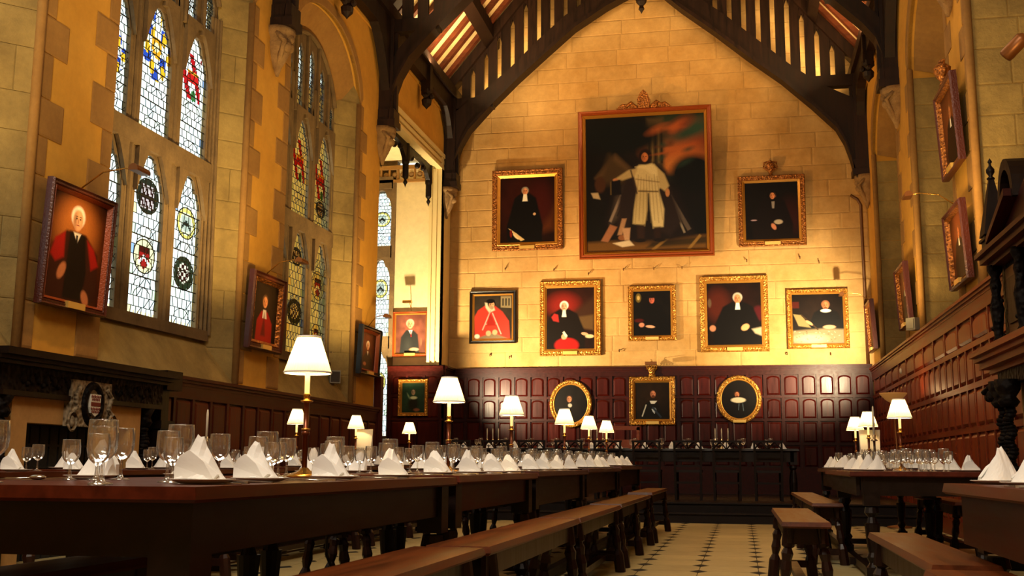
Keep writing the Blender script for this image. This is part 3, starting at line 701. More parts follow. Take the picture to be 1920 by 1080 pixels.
# oriel window: one tier of narrow arched lights above another
w3 = struct('window_3', 'narrow leaded light of the oriel bay beside the portrait of a man in a suit', 'window')
XC = -7.10; hw = .215
for q, (z0, z1) in enumerate(((1.34, 3.08), (3.32, 4.93), (5.18, 6.38))):
    zs = z1-.42
    b = B(); plate_cells(b, lambda y: [(zs+cusped((y-XC)/hw, .40), z1+.02)], XC-hw, XC+hw, 26, 20.93, 21.05, 'y'); b.build('cusped_head', 'tracery', w3)
    light_glass(w3, 21.0, XC-hw, XC+hw, z0, z1, [(.5, .62, .36, .12, 'greyshield')] if q < 2 else [(.5, .48, .4, .13, 'greyshield')], 200+q, 'y', -1)
    B().box(XC-hw-.03, XC+hw+.03, 20.90, 21.08, z1, z1+.25).build('transom', 'tracery', w3)

# ---- wainscot
def raised_panel(w_, h_, mat, arched=False, dep=.028):
    b = B(); c = .028
    if arched:
        n = 8; outer = [(-w_/2, 0), (w_/2, 0)]+[(w_/2*math.cos(PI*k/n), h_-.055+.055*math.sin(PI*k/n)) for k in range(n+1)]
        inner = [((x)*(1-2*c/w_), c+(z)*(1-2*c/h_)) for x, z in outer]; n2 = len(outer)
        b.v = [(x, 0, z) for x, z in outer]+[(x, -dep*.35, z) for x, z in outer]+[(x, -dep, z) for x, z in inner]
        b.f = [tuple(range(n2)), tuple(range(3*n2-1, 2*n2-1, -1))]
        for r in range(2):
            for k in range(n2): b.f.append((r*n2+k, r*n2+(k+1) % n2, (r+1)*n2+(k+1) % n2, (r+1)*n2+k))
    else:
        o = [(-w_/2, 0), (w_/2, 0), (w_/2, h_), (-w_/2, h_)]; i_ = [(-w_/2+c, c), (w_/2-c, c), (w_/2-c, h_-c), (-w_/2+c, h_-c)]
        b.v = [(x, 0, z) for x, z in o]+[(x, -dep*.35, z) for x, z in o]+[(x, -dep, z) for x, z in i_]
        b.f = [(0, 1, 2, 3), (11, 10, 9, 8)]+[(r*4+k, r*4+(k+1) % 4, r*4+4+(k+1) % 4, r*4+4+k) for r in range(2) for k in range(4)]
    return b.mesh('panel', mat)
def wainscot(n, label, axis, plane, a0, a1, rows, cap, mats, face, z0=0):
    """rows: (z0, z1, pitch, arched)"""
    pm, rm = mats; t = struct('trim_%d' % n, label, 'panelling')
    sgn = -1 if face in ('y-', 'x-') else 1; rz = {'y-': 0, 'x+': PI/2, 'x-': -PI/2}[face]
    def bx(b, u0, u1, d0, d1, za, zb):
        p0, p1 = sorted((plane+sgn*d0, plane+sgn*d1))
        if axis == 'x': b.box(u0, u1, p0, p1, za, zb)
        else: b.box(p0, p1, u0, u1, za, zb)
    b = B(); bx(b, a0, a1, -.08, 0, z0, cap-.05); b.build('backboard', rm, t)
    b = B(); bx(b, a0, a1, 0, .075, cap-.035, cap); bx(b, a0, a1, 0, .055, cap-.065, cap-.035); bx(b, a0, a1, 0, .035, cap-.10, cap-.065); b.build('cornice', rm, t)
    prev = cap-.10
    for (za, zb, pitch, arched) in rows:
        b = B(); bx(b, a0, a1, 0, .03, zb+.02, prev); b.build('rail', rm, t)
        pmesh = raised_panel(pitch-.085, zb-za, pm, arched)
        k = 0; n_ = int((a1-a0)/pitch); st = (a1-a0-n_*pitch)/2
        sm = B(); u = 0
        if axis == 'x': sm.box(-.024, .024, min(0, sgn*.03), max(0, sgn*.03), za-.02, zb+.02)
        else: sm.box(min(0, sgn*.03), max(0, sgn*.03), -.024, .024, za-.02, zb+.02)
        smm = sm.mesh('stile', rm)
        for k in range(n_+1):
            u = a0+st+k*pitch
            link(smm, 'stile', t, loc=(u, plane, 0) if axis == 'x' else (plane, u, 0))
            if k < n_:
                uc = u+pitch/2
                link(pmesh, 'panel', t, loc=(uc, plane-.001*sgn, za) if axis == 'x' else (plane-.001*sgn, uc, za), rz=rz)
        prev = za-.02
    b = B(); bx(b, a0, a1, 0, .03, z0, prev); b.build('rail', rm, t)
    return t
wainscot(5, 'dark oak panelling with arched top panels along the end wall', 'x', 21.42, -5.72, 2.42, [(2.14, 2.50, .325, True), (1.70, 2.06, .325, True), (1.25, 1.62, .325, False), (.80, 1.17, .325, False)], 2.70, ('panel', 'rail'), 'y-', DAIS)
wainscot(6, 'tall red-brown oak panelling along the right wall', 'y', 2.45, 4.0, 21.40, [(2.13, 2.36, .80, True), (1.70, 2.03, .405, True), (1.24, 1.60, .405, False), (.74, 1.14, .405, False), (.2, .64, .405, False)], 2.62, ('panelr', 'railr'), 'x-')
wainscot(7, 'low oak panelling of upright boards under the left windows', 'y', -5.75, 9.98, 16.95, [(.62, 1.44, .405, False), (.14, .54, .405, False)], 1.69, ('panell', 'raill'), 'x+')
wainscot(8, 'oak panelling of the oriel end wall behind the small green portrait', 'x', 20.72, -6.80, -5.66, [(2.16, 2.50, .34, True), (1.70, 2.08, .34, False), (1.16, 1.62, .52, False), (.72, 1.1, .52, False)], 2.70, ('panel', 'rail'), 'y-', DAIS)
wainscot(9, 'oak side of the panelled plinth at the corner of the end wall', 'y', -5.66, 20.72, 21.42, [(2.14, 2.5, .6, False), (1.7, 2.06, .6, False), (1.25, 1.62, .6, False)], 2.70, ('panel', 'rail'), 'x+', DAIS)
B().box(-6.8, -5.64, 20.70, 21.45, 2.70, 2.72).build('trim_10', 'rail', None, kind='structure')
# end post of the left wainscot beside the oriel
B().box(-5.80, -5.68, 16.95, 17.08, 0, 2.2).build('trim_11', 'panell', None, kind='structure')
# iron pipe in the far right corner
o = B().tube([(2.36, 21.38, 2.7), (2.36, 21.38, 5.75), (2.30, 21.36, 5.86), (2.18, 21.38, 5.95)], .03, 8).build('drain_pipe', 'pipe', None, True); o['label'] = 'thin brown pipe running down the far right corner'; o['category'] = 'pipe'
# ============================================================ PAINTINGS
class Paint:
    def __init__(s, w_, h_, bg, bg2=None, seed=1, n=110):
        a = w_/h_; s.H = n; s.W = max(20, int(n*a)); s.a = a
        yy, xx = np.mgrid[0:s.H, 0:s.W]; s.x = xx/(s.W-1)*a; s.y = yy/(s.H-1)   # x in 0..a, y up
        r = np.random.default_rng(seed); c0, c1 = np.array(lin(bg)[:3]), np.array(lin(bg2 or bg)[:3])
        g = np.clip(np.hypot(s.x-.5*a, s.y-.6)/.6, 0, 1)[..., None]; s.A = c0*(1-g)+c1*g
        nz = r.random((12, 12)); ix = np.clip((s.x/a*10.9), 0, 10.9); iy = np.clip(s.y*10.9, 0, 10.9); i0, j0 = ix.astype(int), iy.astype(int); fx, fy = ix-i0, iy-j0
        nn = nz[j0, i0]*(1-fx)*(1-fy)+nz[j0, i0+1]*fx*(1-fy)+nz[j0+1, i0]*(1-fx)*fy+nz[j0+1, i0+1]*fx*fy
        s.nz = nn; s.A *= (.75+.5*nn)[..., None]; s.fine = r.random((s.H, s.W))
    def mix(s, al, c): al = np.clip(al, 0, 1)[..., None]; s.A = s.A*(1-al)+np.array(lin(c)[:3])*al; return s
    def E(s, cx, cy, rx, ry, c, soft=.15, rot=0, op=1):
        dx, dy = s.x-cx*s.a, s.y-cy; ca, sa = math.cos(rot), math.sin(rot)
        d = np.hypot((dx*ca+dy*sa)/rx, (-dx*sa+dy*ca)/ry); return s.mix(op*(1+soft/2-d)/soft, c)
    def P(s, pts, c, soft=.012, op=1):
        pts = [(x*s.a, y) for x, y in pts]; ins = np.zeros(s.x.shape, bool); dm = np.full(s.x.shape, 9.)
        for (x0, y0), (x1, y1) in zip(pts, pts[1:]+pts[:1]):
            if y0 != y1:
                t = ((s.y >= y0) != (s.y >= y1)) & (s.x < (x1-x0)*(s.y-y0)/(y1-y0)+x0); ins ^= t
            L = (x1-x0)**2+(y1-y0)**2+1e-9; t = np.clip(((s.x-x0)*(x1-x0)+(s.y-y0)*(y1-y0))/L, 0, 1)
            dm = np.minimum(dm, np.hypot(s.x-x0-t*(x1-x0), s.y-y0-t*(y1-y0)))
        sd = np.where(ins, dm, -dm); return s.mix(op*(sd/soft+.5), c)
    def L(s, p, q, wd, c, op=1):
        (x0, y0), (x1, y1) = p, q; dx, dy = (x1-x0)*s.a, y1-y0; l = math.hypot(dx, dy); nx, ny = -dy/l*wd/2/s.a, dx/l*wd/2
        return s.P([(x0+nx, y0+ny), (x0-nx, y0-ny), (x1-nx, y1-ny), (x1+nx, y1+ny)], c, .008, op)
    def face(s, cx, cy, r, skin='c88a64', hair=None, hc='2a1a12', side=0, wig=0, beard=None):
        if hair: s.E(cx-side*.01, cy+r*.35, r*1.1, r*1.1, hc, .25)
        if wig: s.E(cx, cy-r*.1, r*1.6, r*1.7, hc, .5)
        s.E(cx, cy, r*.78, r*1.06, skin, .22); s.E(cx+side*r*.25/s.a, cy, r*.5, r*.9, _dk(skin, 1.12), .8, 0, .5)
        s.E(cx-r*.45/s.a*1, cy-.0, r*.35, r*.95, _dk(skin, .55), .9, 0, .45)
        e = r*.30/s.a; fx = cx+side*r*.16/s.a
        for g in (-1, 1):
            s.E(fx+g*e, cy+r*.16, r*.15, r*.075, _dk(skin, .3), .6); s.E(fx+g*e, cy+r*.36, r*.2, r*.05, _dk(skin, .5), .7)
        s.E(fx+.02*r, cy-r*.10, r*.09, r*.28, _dk(skin, .75), .8); s.E(fx, cy-r*.48, r*.24, r*.07, '8a3c34', .6)
        if beard: s.E(fx, cy-r*.75, r*.5, r*.48, beard, .4); s.E(fx, cy-r*.48, r*.18, r*.05, '7a3028', .6)
        return s
    def mesh(s, w_, h_, oval=False):
        H, W = s.H, s.W; A = np.clip(s.A, 0, 1)**1.08*(.8 if w_ > 2 else 1.0)*(.94+.12*s.fine)[..., None]
        xs = np.linspace(-w_/2, w_/2, W+1); zs = np.linspace(0, h_, H+1); vs = [(x, 0, z) for z in zs for x in xs]; fs = []; keep = []
        for j in range(H):
            for i in range(W):
                if oval and ((i+.5)/W*2-1)**2+((j+.5)/H*2-1)**2 > 1.02: continue
                k = j*(W+1)+i; fs.append((k, k+1, k+W+2, k+W+1)); keep.append((j, i))
        m = bpy.data.meshes.new('canvas'); m.from_pydata(vs, [], fs); m.materials.append(MT['paint'])
        at = m.color_attributes.new('paint', 'FLOAT_COLOR', 'CORNER'); c = np.ones((len(fs), 4, 4)); kk = np.array(keep)
        c[:, :, :3] = A[kk[:, 0], kk[:, 1]][:, None, :]; at.data.foreach_set('color', c.ravel()); return m
def _dk(c, k): return ''.join('%02x' % min(255, int(int(c[i:i+2], 16)*k)) for i in (0, 2, 4))
def ring(w_, h_, prof, mat, name, parent):
    """mitred frame; prof = [(inset from outer edge, height off wall)], front faces -Y"""
    b = B(); n = len(prof)
    for ox, d in prof:
        x, z0, z1 = w_/2-ox, ox, h_-ox; b.v += [(-x, -d, z0), (x, -d, z0), (x, -d, z1), (-x, -d, z1)]
    for r in range(n-1):
        for k in range(4): b.f.append((r*4+k, r*4+(k+1) % 4, r*4+4+(k+1) % 4, r*4+4+k))
    return b.build(name, mat, parent)
def oring(w_, h_, prof, mat, name, parent, seg=48):
    b = B(); n = len(prof)
    for ox, d in prof:
        for k in range(seg): a = 2*PI*k/seg; b.v.append(((w_/2-ox)*math.cos(a), -d, h_/2+(h_/2-ox)*math.sin(a)))
    for r in range(n-1):
        for k in range(seg): b.f.append((r*seg+k, r*seg+(k+1) % seg, (r+1)*seg+(k+1) % seg, (r+1)*seg+k))
    return b.build(name, mat, parent, True)
def picture(name, label, loc, w_, h_, fw, paint, mats=('gold', 'goldp'), rz=0, tilt=0, oval=False, plate=True, dep=.06, back=None, group=None):
    t = thing(name, label, 'painting', loc, rz, group)
    t.rotation_euler = (tilt, 0, rz)
    if oval:
        oring(w_, h_, [(0, 0), (0, dep*.7), (fw*.25, dep), (fw*.6, dep*.9), (fw*.75, dep*.5)], mats[0], 'frame', t); oring(w_, h_, [(fw*.72, dep*.5), (fw*.8, dep*.75), (fw*1.0, dep*.3), (fw*1.02, .01)], mats[1], 'inner_moulding', t)
    else:
        ring(w_, h_, [(0, 0), (0, dep*.75), (fw*.12, dep), (fw*.28, dep*.8), (fw*.5, dep*.85), (fw*.62, dep*.6)], mats[0], 'frame', t)
        ring(w_, h_, [(fw*.60, dep*.62), (fw*.68, dep*.8), (fw*.78, dep*.62), (fw*.95, dep*.3), (fw, .012)], mats[1], 'inner_moulding', t)
    iw, ih = w_-2*fw, h_-2*fw
    link(paint.mesh(iw+.02, ih+.02, oval), 'canvas', t, loc=(0, -.014, fw-.01))
    if oval: B().lathe([(.001, 0), (1, 0), (1, .008)], 32, (0, 0, 0), True, w_/2*.9, h_/2*.9, 'y').build('backing', 'blackf', t).location = (0, -.004, h_/2)
    else: B().box(-w_/2+.01, w_/2-.01, -.010, 0, .01, h_-.01).build('backing', 'blackf', t)
    if plate: B().box(-.13*w_**.5, .13*w_**.5, -dep-.012, -dep*.5, fw*.15, fw*.15+.055*h_**.4).build('name_plate', 'plate_brass', t)
    return t
def crest_part(t, w_, h_, z, kind):
    b = B()
    if kind == 'mitre':
        b.prism([(-.11, 0), (.11, 0), (.13, .18), (.07, .31), (0, .38), (-.07, .31), (-.13, .18)], 'y', -.10, .04)
        for s in (-1, 1):
            b.tube([(s*.14, -.05, .02), (s*.26, -.05, .13), (s*.33, -.05, .07), (s*.42, -.05, .08), (s*.50, -.04, .02)], .04, 6); b.ball((s*.22, -.05, .05), .07, 8); b.ball((s*.38, -.05, .03), .05, 8)
        b.box(-.55, .55, -.06, .02, -.02, .03)
    elif kind == 'urn':
        b.lathe([(.05, 0), (.03, .04), (.08, .12), (.10, .2), (.06, .24)], 10, (0, -.04, 0))
        for s in (-1, 1): b.tube([(s*.05, -.04, .1), (s*.13, -.04, .16), (s*.12, -.04, .25), (s*.03, -.04, .27)], .022, 6)
        b.ball((0, -.04, .27), .035, 8)
    else:
        b.lathe([(.06, 0), (.07, .03), (.05, .06), (.07, .12), (.10, .17)], 12, (0, -.04, 0))
        for k in range(5): b.tube([((k-2)*.045, -.06, .14), ((k-2)*.05, -.07, .22), ((k-2)*.02, -.05, .27)], .012, 5)
        b.ball((0, -.05, .28), .025, 8)
    c = b.build('crest', 'bronze' if kind != 'crown' else 'gold', t, False); c.location = (0, 0, z)
def picture_lamp(t, h_, reach=.42, len_=.22, mat='bronzel', power=0, flip=1, up=.18):
    b = B(); b.tube([(0, .0, h_+.02), (0, -reach*.35, h_+up*.9), (0, -reach*.75, h_+up*1.1), (0, -reach, h_+up)], .007, 6); a = b.build('lamp_arm', 'brass', t, True)
    b = B(); n = 10; pts = [(.045*math.cos(a_), .045*math.sin(a_)) for a_ in [PI*(-.1)+PI*1.2*k/n for k in range(n+1)]]
    b.prism([(y-reach, z+h_+up-.01) for y, z in pts], 'x', -len_/2, len_/2); l = b.build('lamp_hood', mat, t)
    if power:
        d = bpy.data.lights.new('portrait_spot', 'SPOT'); d.energy = power; d.color = (1, .55, .2); d.spot_size = 1.5; d.spot_blend = .9; d.shadow_soft_size = .03
        o = bpy.data.objects.new('portrait_spot', d); COL.objects.link(o); o.parent = t; o.location = (0, -reach+.02, h_+up-.03)
        o.rotation_euler = (Vector((0, reach*.9, -h_*.42-up))).to_track_quat('-Z', 'Y').to_euler()
FY = 21.46
def clergy(p, cx, top, r, gown='17100c', bands=True, skin='c88a64', hc='d8d0c0', wide=.42, **kw):
    sh = top-r*1.5
    p.P([(cx-wide*.55, sh-.02), (cx-wide*.2, sh+.06), (cx+wide*.2, sh+.06), (cx+wide*.55, sh-.02), (cx+wide*.9, .25), (cx+wide*.85, 0), (cx-wide*.9, 0), (cx-wide*.95, .25)], gown, .03)
    p.face(cx, top, r, skin, True, hc, **kw)
    if bands: p.P([(cx-.03, sh+.04), (cx+.03, sh+.04), (cx+.045, sh-.07), (cx-.05, sh-.07)], 'e0dccc', .01)
    return p
# upper left: dark cleric, three-quarter length
p = Paint(1.25, 1.45, '3c140c', '1c0a06', 3); p.E(.75, .6, .16, .3, '3e120c', .9); p.P([(.62, .1), (1, .18), (1, .55), (.9, .4)], '5a3014', .1, .6)
clergy(p, .46, .78, .052, '0d0b0c', hc='8a8478', wide=.36); p.E(.63, .43, .022, .02, 'c8a888', .4); p.E(.30, .1, .03, .07, 'd8c8a0', .3, .8); p.P([(.15, .22), (.2, .2), (.45, .04), (.38, .02)], 'c8b080', .01); p.E(.2, .14, .02, .06, '6a1c14', .3)
picture('framed_portrait', 'gilt framed portrait of a cleric in black, high left of the giant picture', (-4.15, FY, 5.10), 1.46, 1.68, .17, p, ('bronze', 'goldp'), 0, .02)
# large central picture: a robed man in white standing at a table, column and evening sky
p = Paint(2.4, 2.75, '1c140c', '0c0c09', 5, 220)
p.P([(.62, .55), (1, .5), (1, 1), (.62, 1)], '2e3a28', .1); p.E(.85, .78, .2, .12, '9a4a24', .9, .5, .8); p.E(.82, .68, .25, .1, 'b86a34', .9, -.2, .8); p.E(.9, .88, .2, .07, '2f4a3c', .9, .3, .8); p.E(.78, .62, .14, .06, 'c07a3c', .9); p.E(.9, .55, .16, .14, '0e0f0a', .4); p.E(.8, .92, .1, .05, '803c20', .9, .5, .7)
p.P([(.52, .55), (.66, .55), (.66, .98), (.52, .98)], '4e4028', .03)
for k in range(5): p.L((.54+k*.026, .64), (.54+k*.026, .9), .012, '78643c' if k % 2 else '2a2012')
p.E(.3, .85, .3, .12, '0c0f0c', .5); p.P([(.08, .55), (.25, .72), (.45, .55)], '6a5234', .04); p.P([(.2, .72), (.28, .66), (.5, .5), (.1, .5)], '4a3a22', .06); p.E(.12, .50, .04, .06, '4a2e18', .4); p.P([(.04, .44), (.1, .44), (.12, .39), (.06, .4)], 'b8a888', .01)
p.P([(0, 0), (1, 0), (1, .10), (0, .07)], '6a4a20', .03); p.P([(.5, .02), (1, .04), (1, .09), (.55, .06)], '3a2c14', .02); p.L((.55, 0), (.7, .1), .02, '8a6a34'); p.L((.85, 0), (.95, .1), .02, '8a6a34')
p.P([(.22, .42), (.34, .5), (.62, .5), (.78, .42), (.9, .1), (.7, .06), (.3, .06), (.15, .2)], '1c1412', .05)
p.P([(.25, .4), (.38, .55), (.42, .6), (.45, .4), (.35, .3), (.2, .2)], '4a4038', .04); p.L((.3, .42), (.2, .22), .02, '8a7c70'); p.L((.34, .4), (.26, .26), .012, '2a2220'); p.L((.7, .4), (.86, .14), .03, '5a5048'); p.L((.74, .3), (.82, .12), .015, '8a8070')
p.P([(.36, .6), (.44, .645), (.60, .645), (.68, .58), (.72, .42), (.80, .20), (.70, .1), (.62, .14), (.60, .4), (.42, .4), (.36, .18), (.26, .12), (.28, .4)], '2a1f1c', .03)
p.P([(.40, .58), (.45, .635), (.58, .635), (.64, .57), (.63, .47), (.60, .42), (.44, .43), (.42, .5)], 'cfc090', .015)
p.P([(.43, .45), (.52, .46), (.515, .3), (.49, .18), (.39, .20), (.40, .3)], 'c2b280', .015); p.P([(.53, .46), (.61, .45), (.655, .3), (.645, .17), (.56, .16), (.54, .3)], 'd0c190', .015)
p.P([(.24, .535), (.36, .60), (.44, .61), (.41, .55), (.31, .525)], 'b8a678', .015); p.P([(.60, .61), (.66, .56), (.70, .47), (.665, .43), (.62, .46)], 'c0ae7c', .015); p.P([(.42, .62), (.50, .60), (.60, .53), (.60, .60), (.56, .64)], 'ddd0a0', .02)
for q in range(8): p.L((.445+q*.022, .56-.015*(q % 3)), (.41+q*.033, .20+.02*(q % 2)), .005, '84724a', .6)
p.L((.42, .53), (.62, .50), .008, '6e5c3a', .7); p.L((.44, .44), (.61, .43), .012, '5a4a2c', .8); p.L((.38, .6), (.43, .42), .012, '3a2c26', .8)
p.P([(.425, .19), (.49, .19), (.485, .08), (.43, .08)], '30201a', .02); p.P([(.565, .17), (.62, .17), (.625, .08), (.57, .08)], '2c1c16', .02); p.E(.45, .075, .045, .014, '1a120e', .4); p.E(.61, .075, .045, .014, '1a120e', .4)
p.E(.505, .695, .048, .058, '22110b', .3); p.face(.50, .69, .032, 'c07848', False); p.E(.25, .53, .02, .012, 'c08860', .4); p.E(.685, .42, .016, .03, 'c08a5c', .4); p.P([(.205, .52), (.29, .53), (.30, .42), (.215, .415)], '120d0c', .01); p.L((.21, .52), (.21, .42), .008, '6a5a34')
p.P([(.12, .08), (.2, .2), (.26, .18), (.18, .07)], '9a6a4c', .01); p.P([(.26, .12), (.3, .24), (.34, .24), (.30, .12)], 'a88464', .01); p.E(.3, .1, .03, .02, '8a5a38', .3); p.P([(.22, .06), (.36, .08), (.4, .04), (.3, .03)], 'd0c0a0', .01); p.P([(.3, .17), (.37, .17), (.36, .08), (.32, .08)], 'b89474', .01)
for q in range(14): p.E(rng.uniform(.6, .95), rng.uniform(.62, .95), rng.uniform(.03, .09), rng.uniform(.01, .03), ('a85a2c', '2c4438', '5e3a22')[q % 3], .9, rng.uniform(0, .6), .5)
big = picture('large_painting', 'giant central painting of a robed figure in white beside a table of books', (-1.74, FY-.04, 4.86), 2.66, 3.02, .15, p, ('redwood', 'goldp'), 0, .05, False, False, .10)
crest_part(big, 0, 0, 3.02, 'mitre')
B().box(-1.0, 1.0, .0, .06, .3, .5).build('wall_batten', 'brownf', big)
# upper right
p = Paint(1.05, 1.2, '17110c', '0d0908', 8); p.E(.85, .4, .2, .3, '2e120c', .9); p.face(.53, .76, .06, 'c07c54', True, '0c0908', 1, 1); clergy(p, .52, .76, .052, '140c0a', False, 'c88458', '120c0a'); p.P([(.5, .66), (.56, .66), (.55, .54), (.51, .54)], '8a8078', .01); p.E(.62, .3, .07, .04, 'a89880', .4); p.E(.53, .22, .035, .06, 'b87858', .4, .5); p.E(.16, .34, .05, .012, '9a8088', .5)
t = picture('framed_portrait', 'small gilt portrait with an urn crest, high right of the giant picture', (.70, FY, 5.02), 1.28, 1.40, .14, p, ('bronze', 'goldp'), 0, .02); crest_part(t, 0, 0, 1.40, 'urn')
# row of five
p = Paint(.8, .9, '40362a', '2c261e', 9); p.P([(.7, .72), (.98, .7), (.98, .98), (.7, .98)], '8a7a58', .01); 
for k in range(3): p.L((.76+.08*k, .76), (.76+.08*k, .93), .03, '2a2620')
p.P([(.02, .08), (.0, .5), (.1, .66), (.3, .78), (.55, .76), (.75, .62), (.92, .4), (.95, 0), (.02, 0)], 'b83a2c', .03); p.P([(.28, .84), (.5, .8), (.55, .66), (.4, .6), (.3, .72)], 'c8b898', .03)
p.L((.44, .66), (.22, .2), .03, 'c89888'); p.L((.48, .6), (.72, .1), .03, 'c89888'); p.L((.3, .34), (.6, .34), .02, 'c8a890'); p.P([(.42, .6), (.32, .3), (.6, .3)], '9a2a20', .03)
p.face(.46, .78, .085, 'c8946c', True, '14100e', .3, 0, '9a8468'); p.E(.43, .87, .1, .05, '14100e', .3); p.P([(0, 0), (.5, .14), (.9, 0)], '7a6a50', .04); p.E(.38, .13, .06, .06, 'c89c74', .4); p.E(.55, .15, .06, .06, 'c89c74', .4, .6); p.E(.08, .06, .06, .05, 'd8d0b8', .5)
picture('framed_portrait', 'black framed portrait of a bearded man in a red robe, lower far left', (-4.85, FY, 3.21), .97, 1.07, .10, p, ('blackf', 'goldp'), 0, 0, False, False)
p = Paint(1.0, 1.25, '35140c', '1e0e0a', 10); p.E(.35, .72, .25, .18, '7a2018', .9); p.P([(.4, .5), (1, .85), (1, .4), (.6, .5)], '3a2418', .1); p.P([(.68, .52), (.98, .55), (.98, .3), (.68, .34)], '5a4428', .04)
clergy(p, .37, .69, .065, '140e0c', True, 'd09a78', 'e0dcd0', .5); p.P([(.1, .52), (.16, .58), (.24, .56), (.26, .44), (.14, .46)], 'a02c28', .02); p.E(.42, .06, .2, .12, 'a81c18', .25); p.E(.37, .2, .05, .045, 'cc9a78', .3, .6); p.E(.8, .24, .06, .025, 'cc9a78', .3, -.2); p.E(.9, .2, .07, .03, 'c8b890', .4); p.L((.35, .28), (.42, .2), .04, 'd0c8b8')
picture('framed_portrait', 'gilt portrait of a white haired cleric with a red robe over the knees', (-3.27, FY, 2.94), 1.23, 1.50, .14, p)
p = Paint(.75, .9, '120f0e', '0c0a0a', 11); p.E(.14, .85, .06, .1, '6a5a28', .4); p.E(.14, .85, .03, .05, 'b09a60', .4); clergy(p, .5, .80, .075, '0c0b0c', False, 'b0604c', '161010', .5); p.E(.5, .88, .1, .04, '100c0c', .3); p.E(.22, .24, .06, .05, 'b88068', .4); p.E(.45, .2, .1, .03, 'c89c80', .4, -.1); p.E(.15, .34, .1, .04, '4a1410', .6)
picture('framed_portrait', 'small gilt portrait of a man in black cap, middle of the row of five', (-1.65, FY, 3.21), .94, 1.09, .11, p, ('gold', 'goldp'))
p = Paint(1.05, 1.2, '2a120c', '140b08', 12); p.E(.2, .65, .18, .25, '4a1c10', .8); p.E(.95, .5, .1, .12, '4a1418', .4); clergy(p, .57, .74, .07, '0f0c0b', True, 'cc8058', 'b0a898', .5); p.E(.7, .28, .07, .05, 'cc9a6c', .3, .5); p.E(.1, .27, .05, .05, 'a87458', .4); p.P([(.82, .25), (1, .28), (1, .14), (.88, .18)], 'a89c80', .03); p.E(.05, .68, .03, .07, '5a4838', .5)
picture('framed_portrait', 'large gilt portrait of a seated cleric with white bands, fourth in the row of five', (-.07, FY, 2.97), 1.30, 1.48, .14, p)
p = Paint(.95, .95, '241710', '130d0a', 13); p.P([(.0, .72), (.14, .72), (.14, .85), (0, .85)], '4a1810', .02); clergy(p, .66, .76, .075, '0e0c0c', False, 'b87850', '8a5a3c', .42, beard='6a4426'); p.E(.66, .66, .1, .035, 'd8d0c0', .3); p.P([(0, 0), (1, 0), (1, .28), (.6, .3), (0, .26)], '8a7a5c', .05); p.E(.35, .1, .3, .09, 'b8a888', .8); p.P([(.02, .6), (.18, .58), (.36, .32), (.12, .36)], '8a7a50', .02); p.L((.18, .58), (.5, .28), .03, '3a2a18'); p.E(.33, .42, .08, .03, 'c09068', .3, -.6); p.E(.72, .33, .12, .04, 'b89878', .4)
for q in range(30): p.E(rng.uniform(.02, .95), rng.uniform(.02, .26), .02, .008, 'c8b898' if q % 2 else '5a4c34', .8, rng.uniform(-1, 1), .6)
picture('framed_portrait', 'gilt portrait of a bearded man writing at a cloth covered table, lower far right', (1.49, FY, 3.01), 1.13, 1.14, .10, p)
# on the panelling
OY = 21.38
p = Paint(.65, .78, '17110c', '0f0c0a', 14); clergy(p, .45, .62, .075, '17120e', False, 'a06c4c', '30201a', .4); p.E(.47, .46, .05, .05, 'a8a090', .4)
picture('oval_portrait', 'oval gilt portrait on the panelling half hidden by lamps', (-3.25, OY, 1.52), .84, .93, .095, p, rz=0, oval=True, plate=False)
p = Paint(.65, .78, '15100c', '0f0c0a', 15); clergy(p, .45, .62, .065, '100d0c', False, 'b0704c', '3a1e14', .42, beard='4a2418'); p.E(.48, .48, .17, .07, 'c0b498', .3); p.L((.5, .4), (.48, .22), .012, '5a6870'); p.L((.6, .4), (.62, .2), .012, '5a6870')
picture('oval_portrait', 'oval gilt portrait of a man with a wide lace collar, right on the panelling', (-.02, OY, 1.60), .84, .91, .095, p, oval=True, plate=True)
p = Paint(.66, .76, '2a1a0c', '160e08', 16); p.P([(.12, 0), (.2, .3), (.34, .46), (.55, .5), (.7, .4), (.85, 0)], '14110e', .03); p.face(.52, .68, .085, 'b87858', True, '2c1a10', .4, 0, '5a3420'); p.P([(.42, .5), (.64, .5), (.56, .42), (.46, .42)], 'c8c4b8', .01); p.L((.32, .4), (.2, .08), .03, 'a8a498'); p.E(.55, .25, .05, .06, '9098a0', .5); p.L((.48, .28), (.56, .16), .015, 'c8ccd0'); p.L((.5, .33), (.75, .05), .05, '28303c')
t = picture('framed_portrait', 'crowned gilt portrait of a bearded man in armour on the panelling', (-1.66, OY, 1.57), .88, .93, .115, p, ('gold', 'goldp')); crest_part(t, 0, 0, .93, 'crown')
o = B().box(-.11, .11, -.30, -.20, 1.14, 1.20).build('lamp_hood', 'bronzel', t); B().tube([(0, 0, 1.12), (0, -.05, 1.26), (0, -.25, 1.24)], .007, 6).build('lamp_arm', 'brass', t)
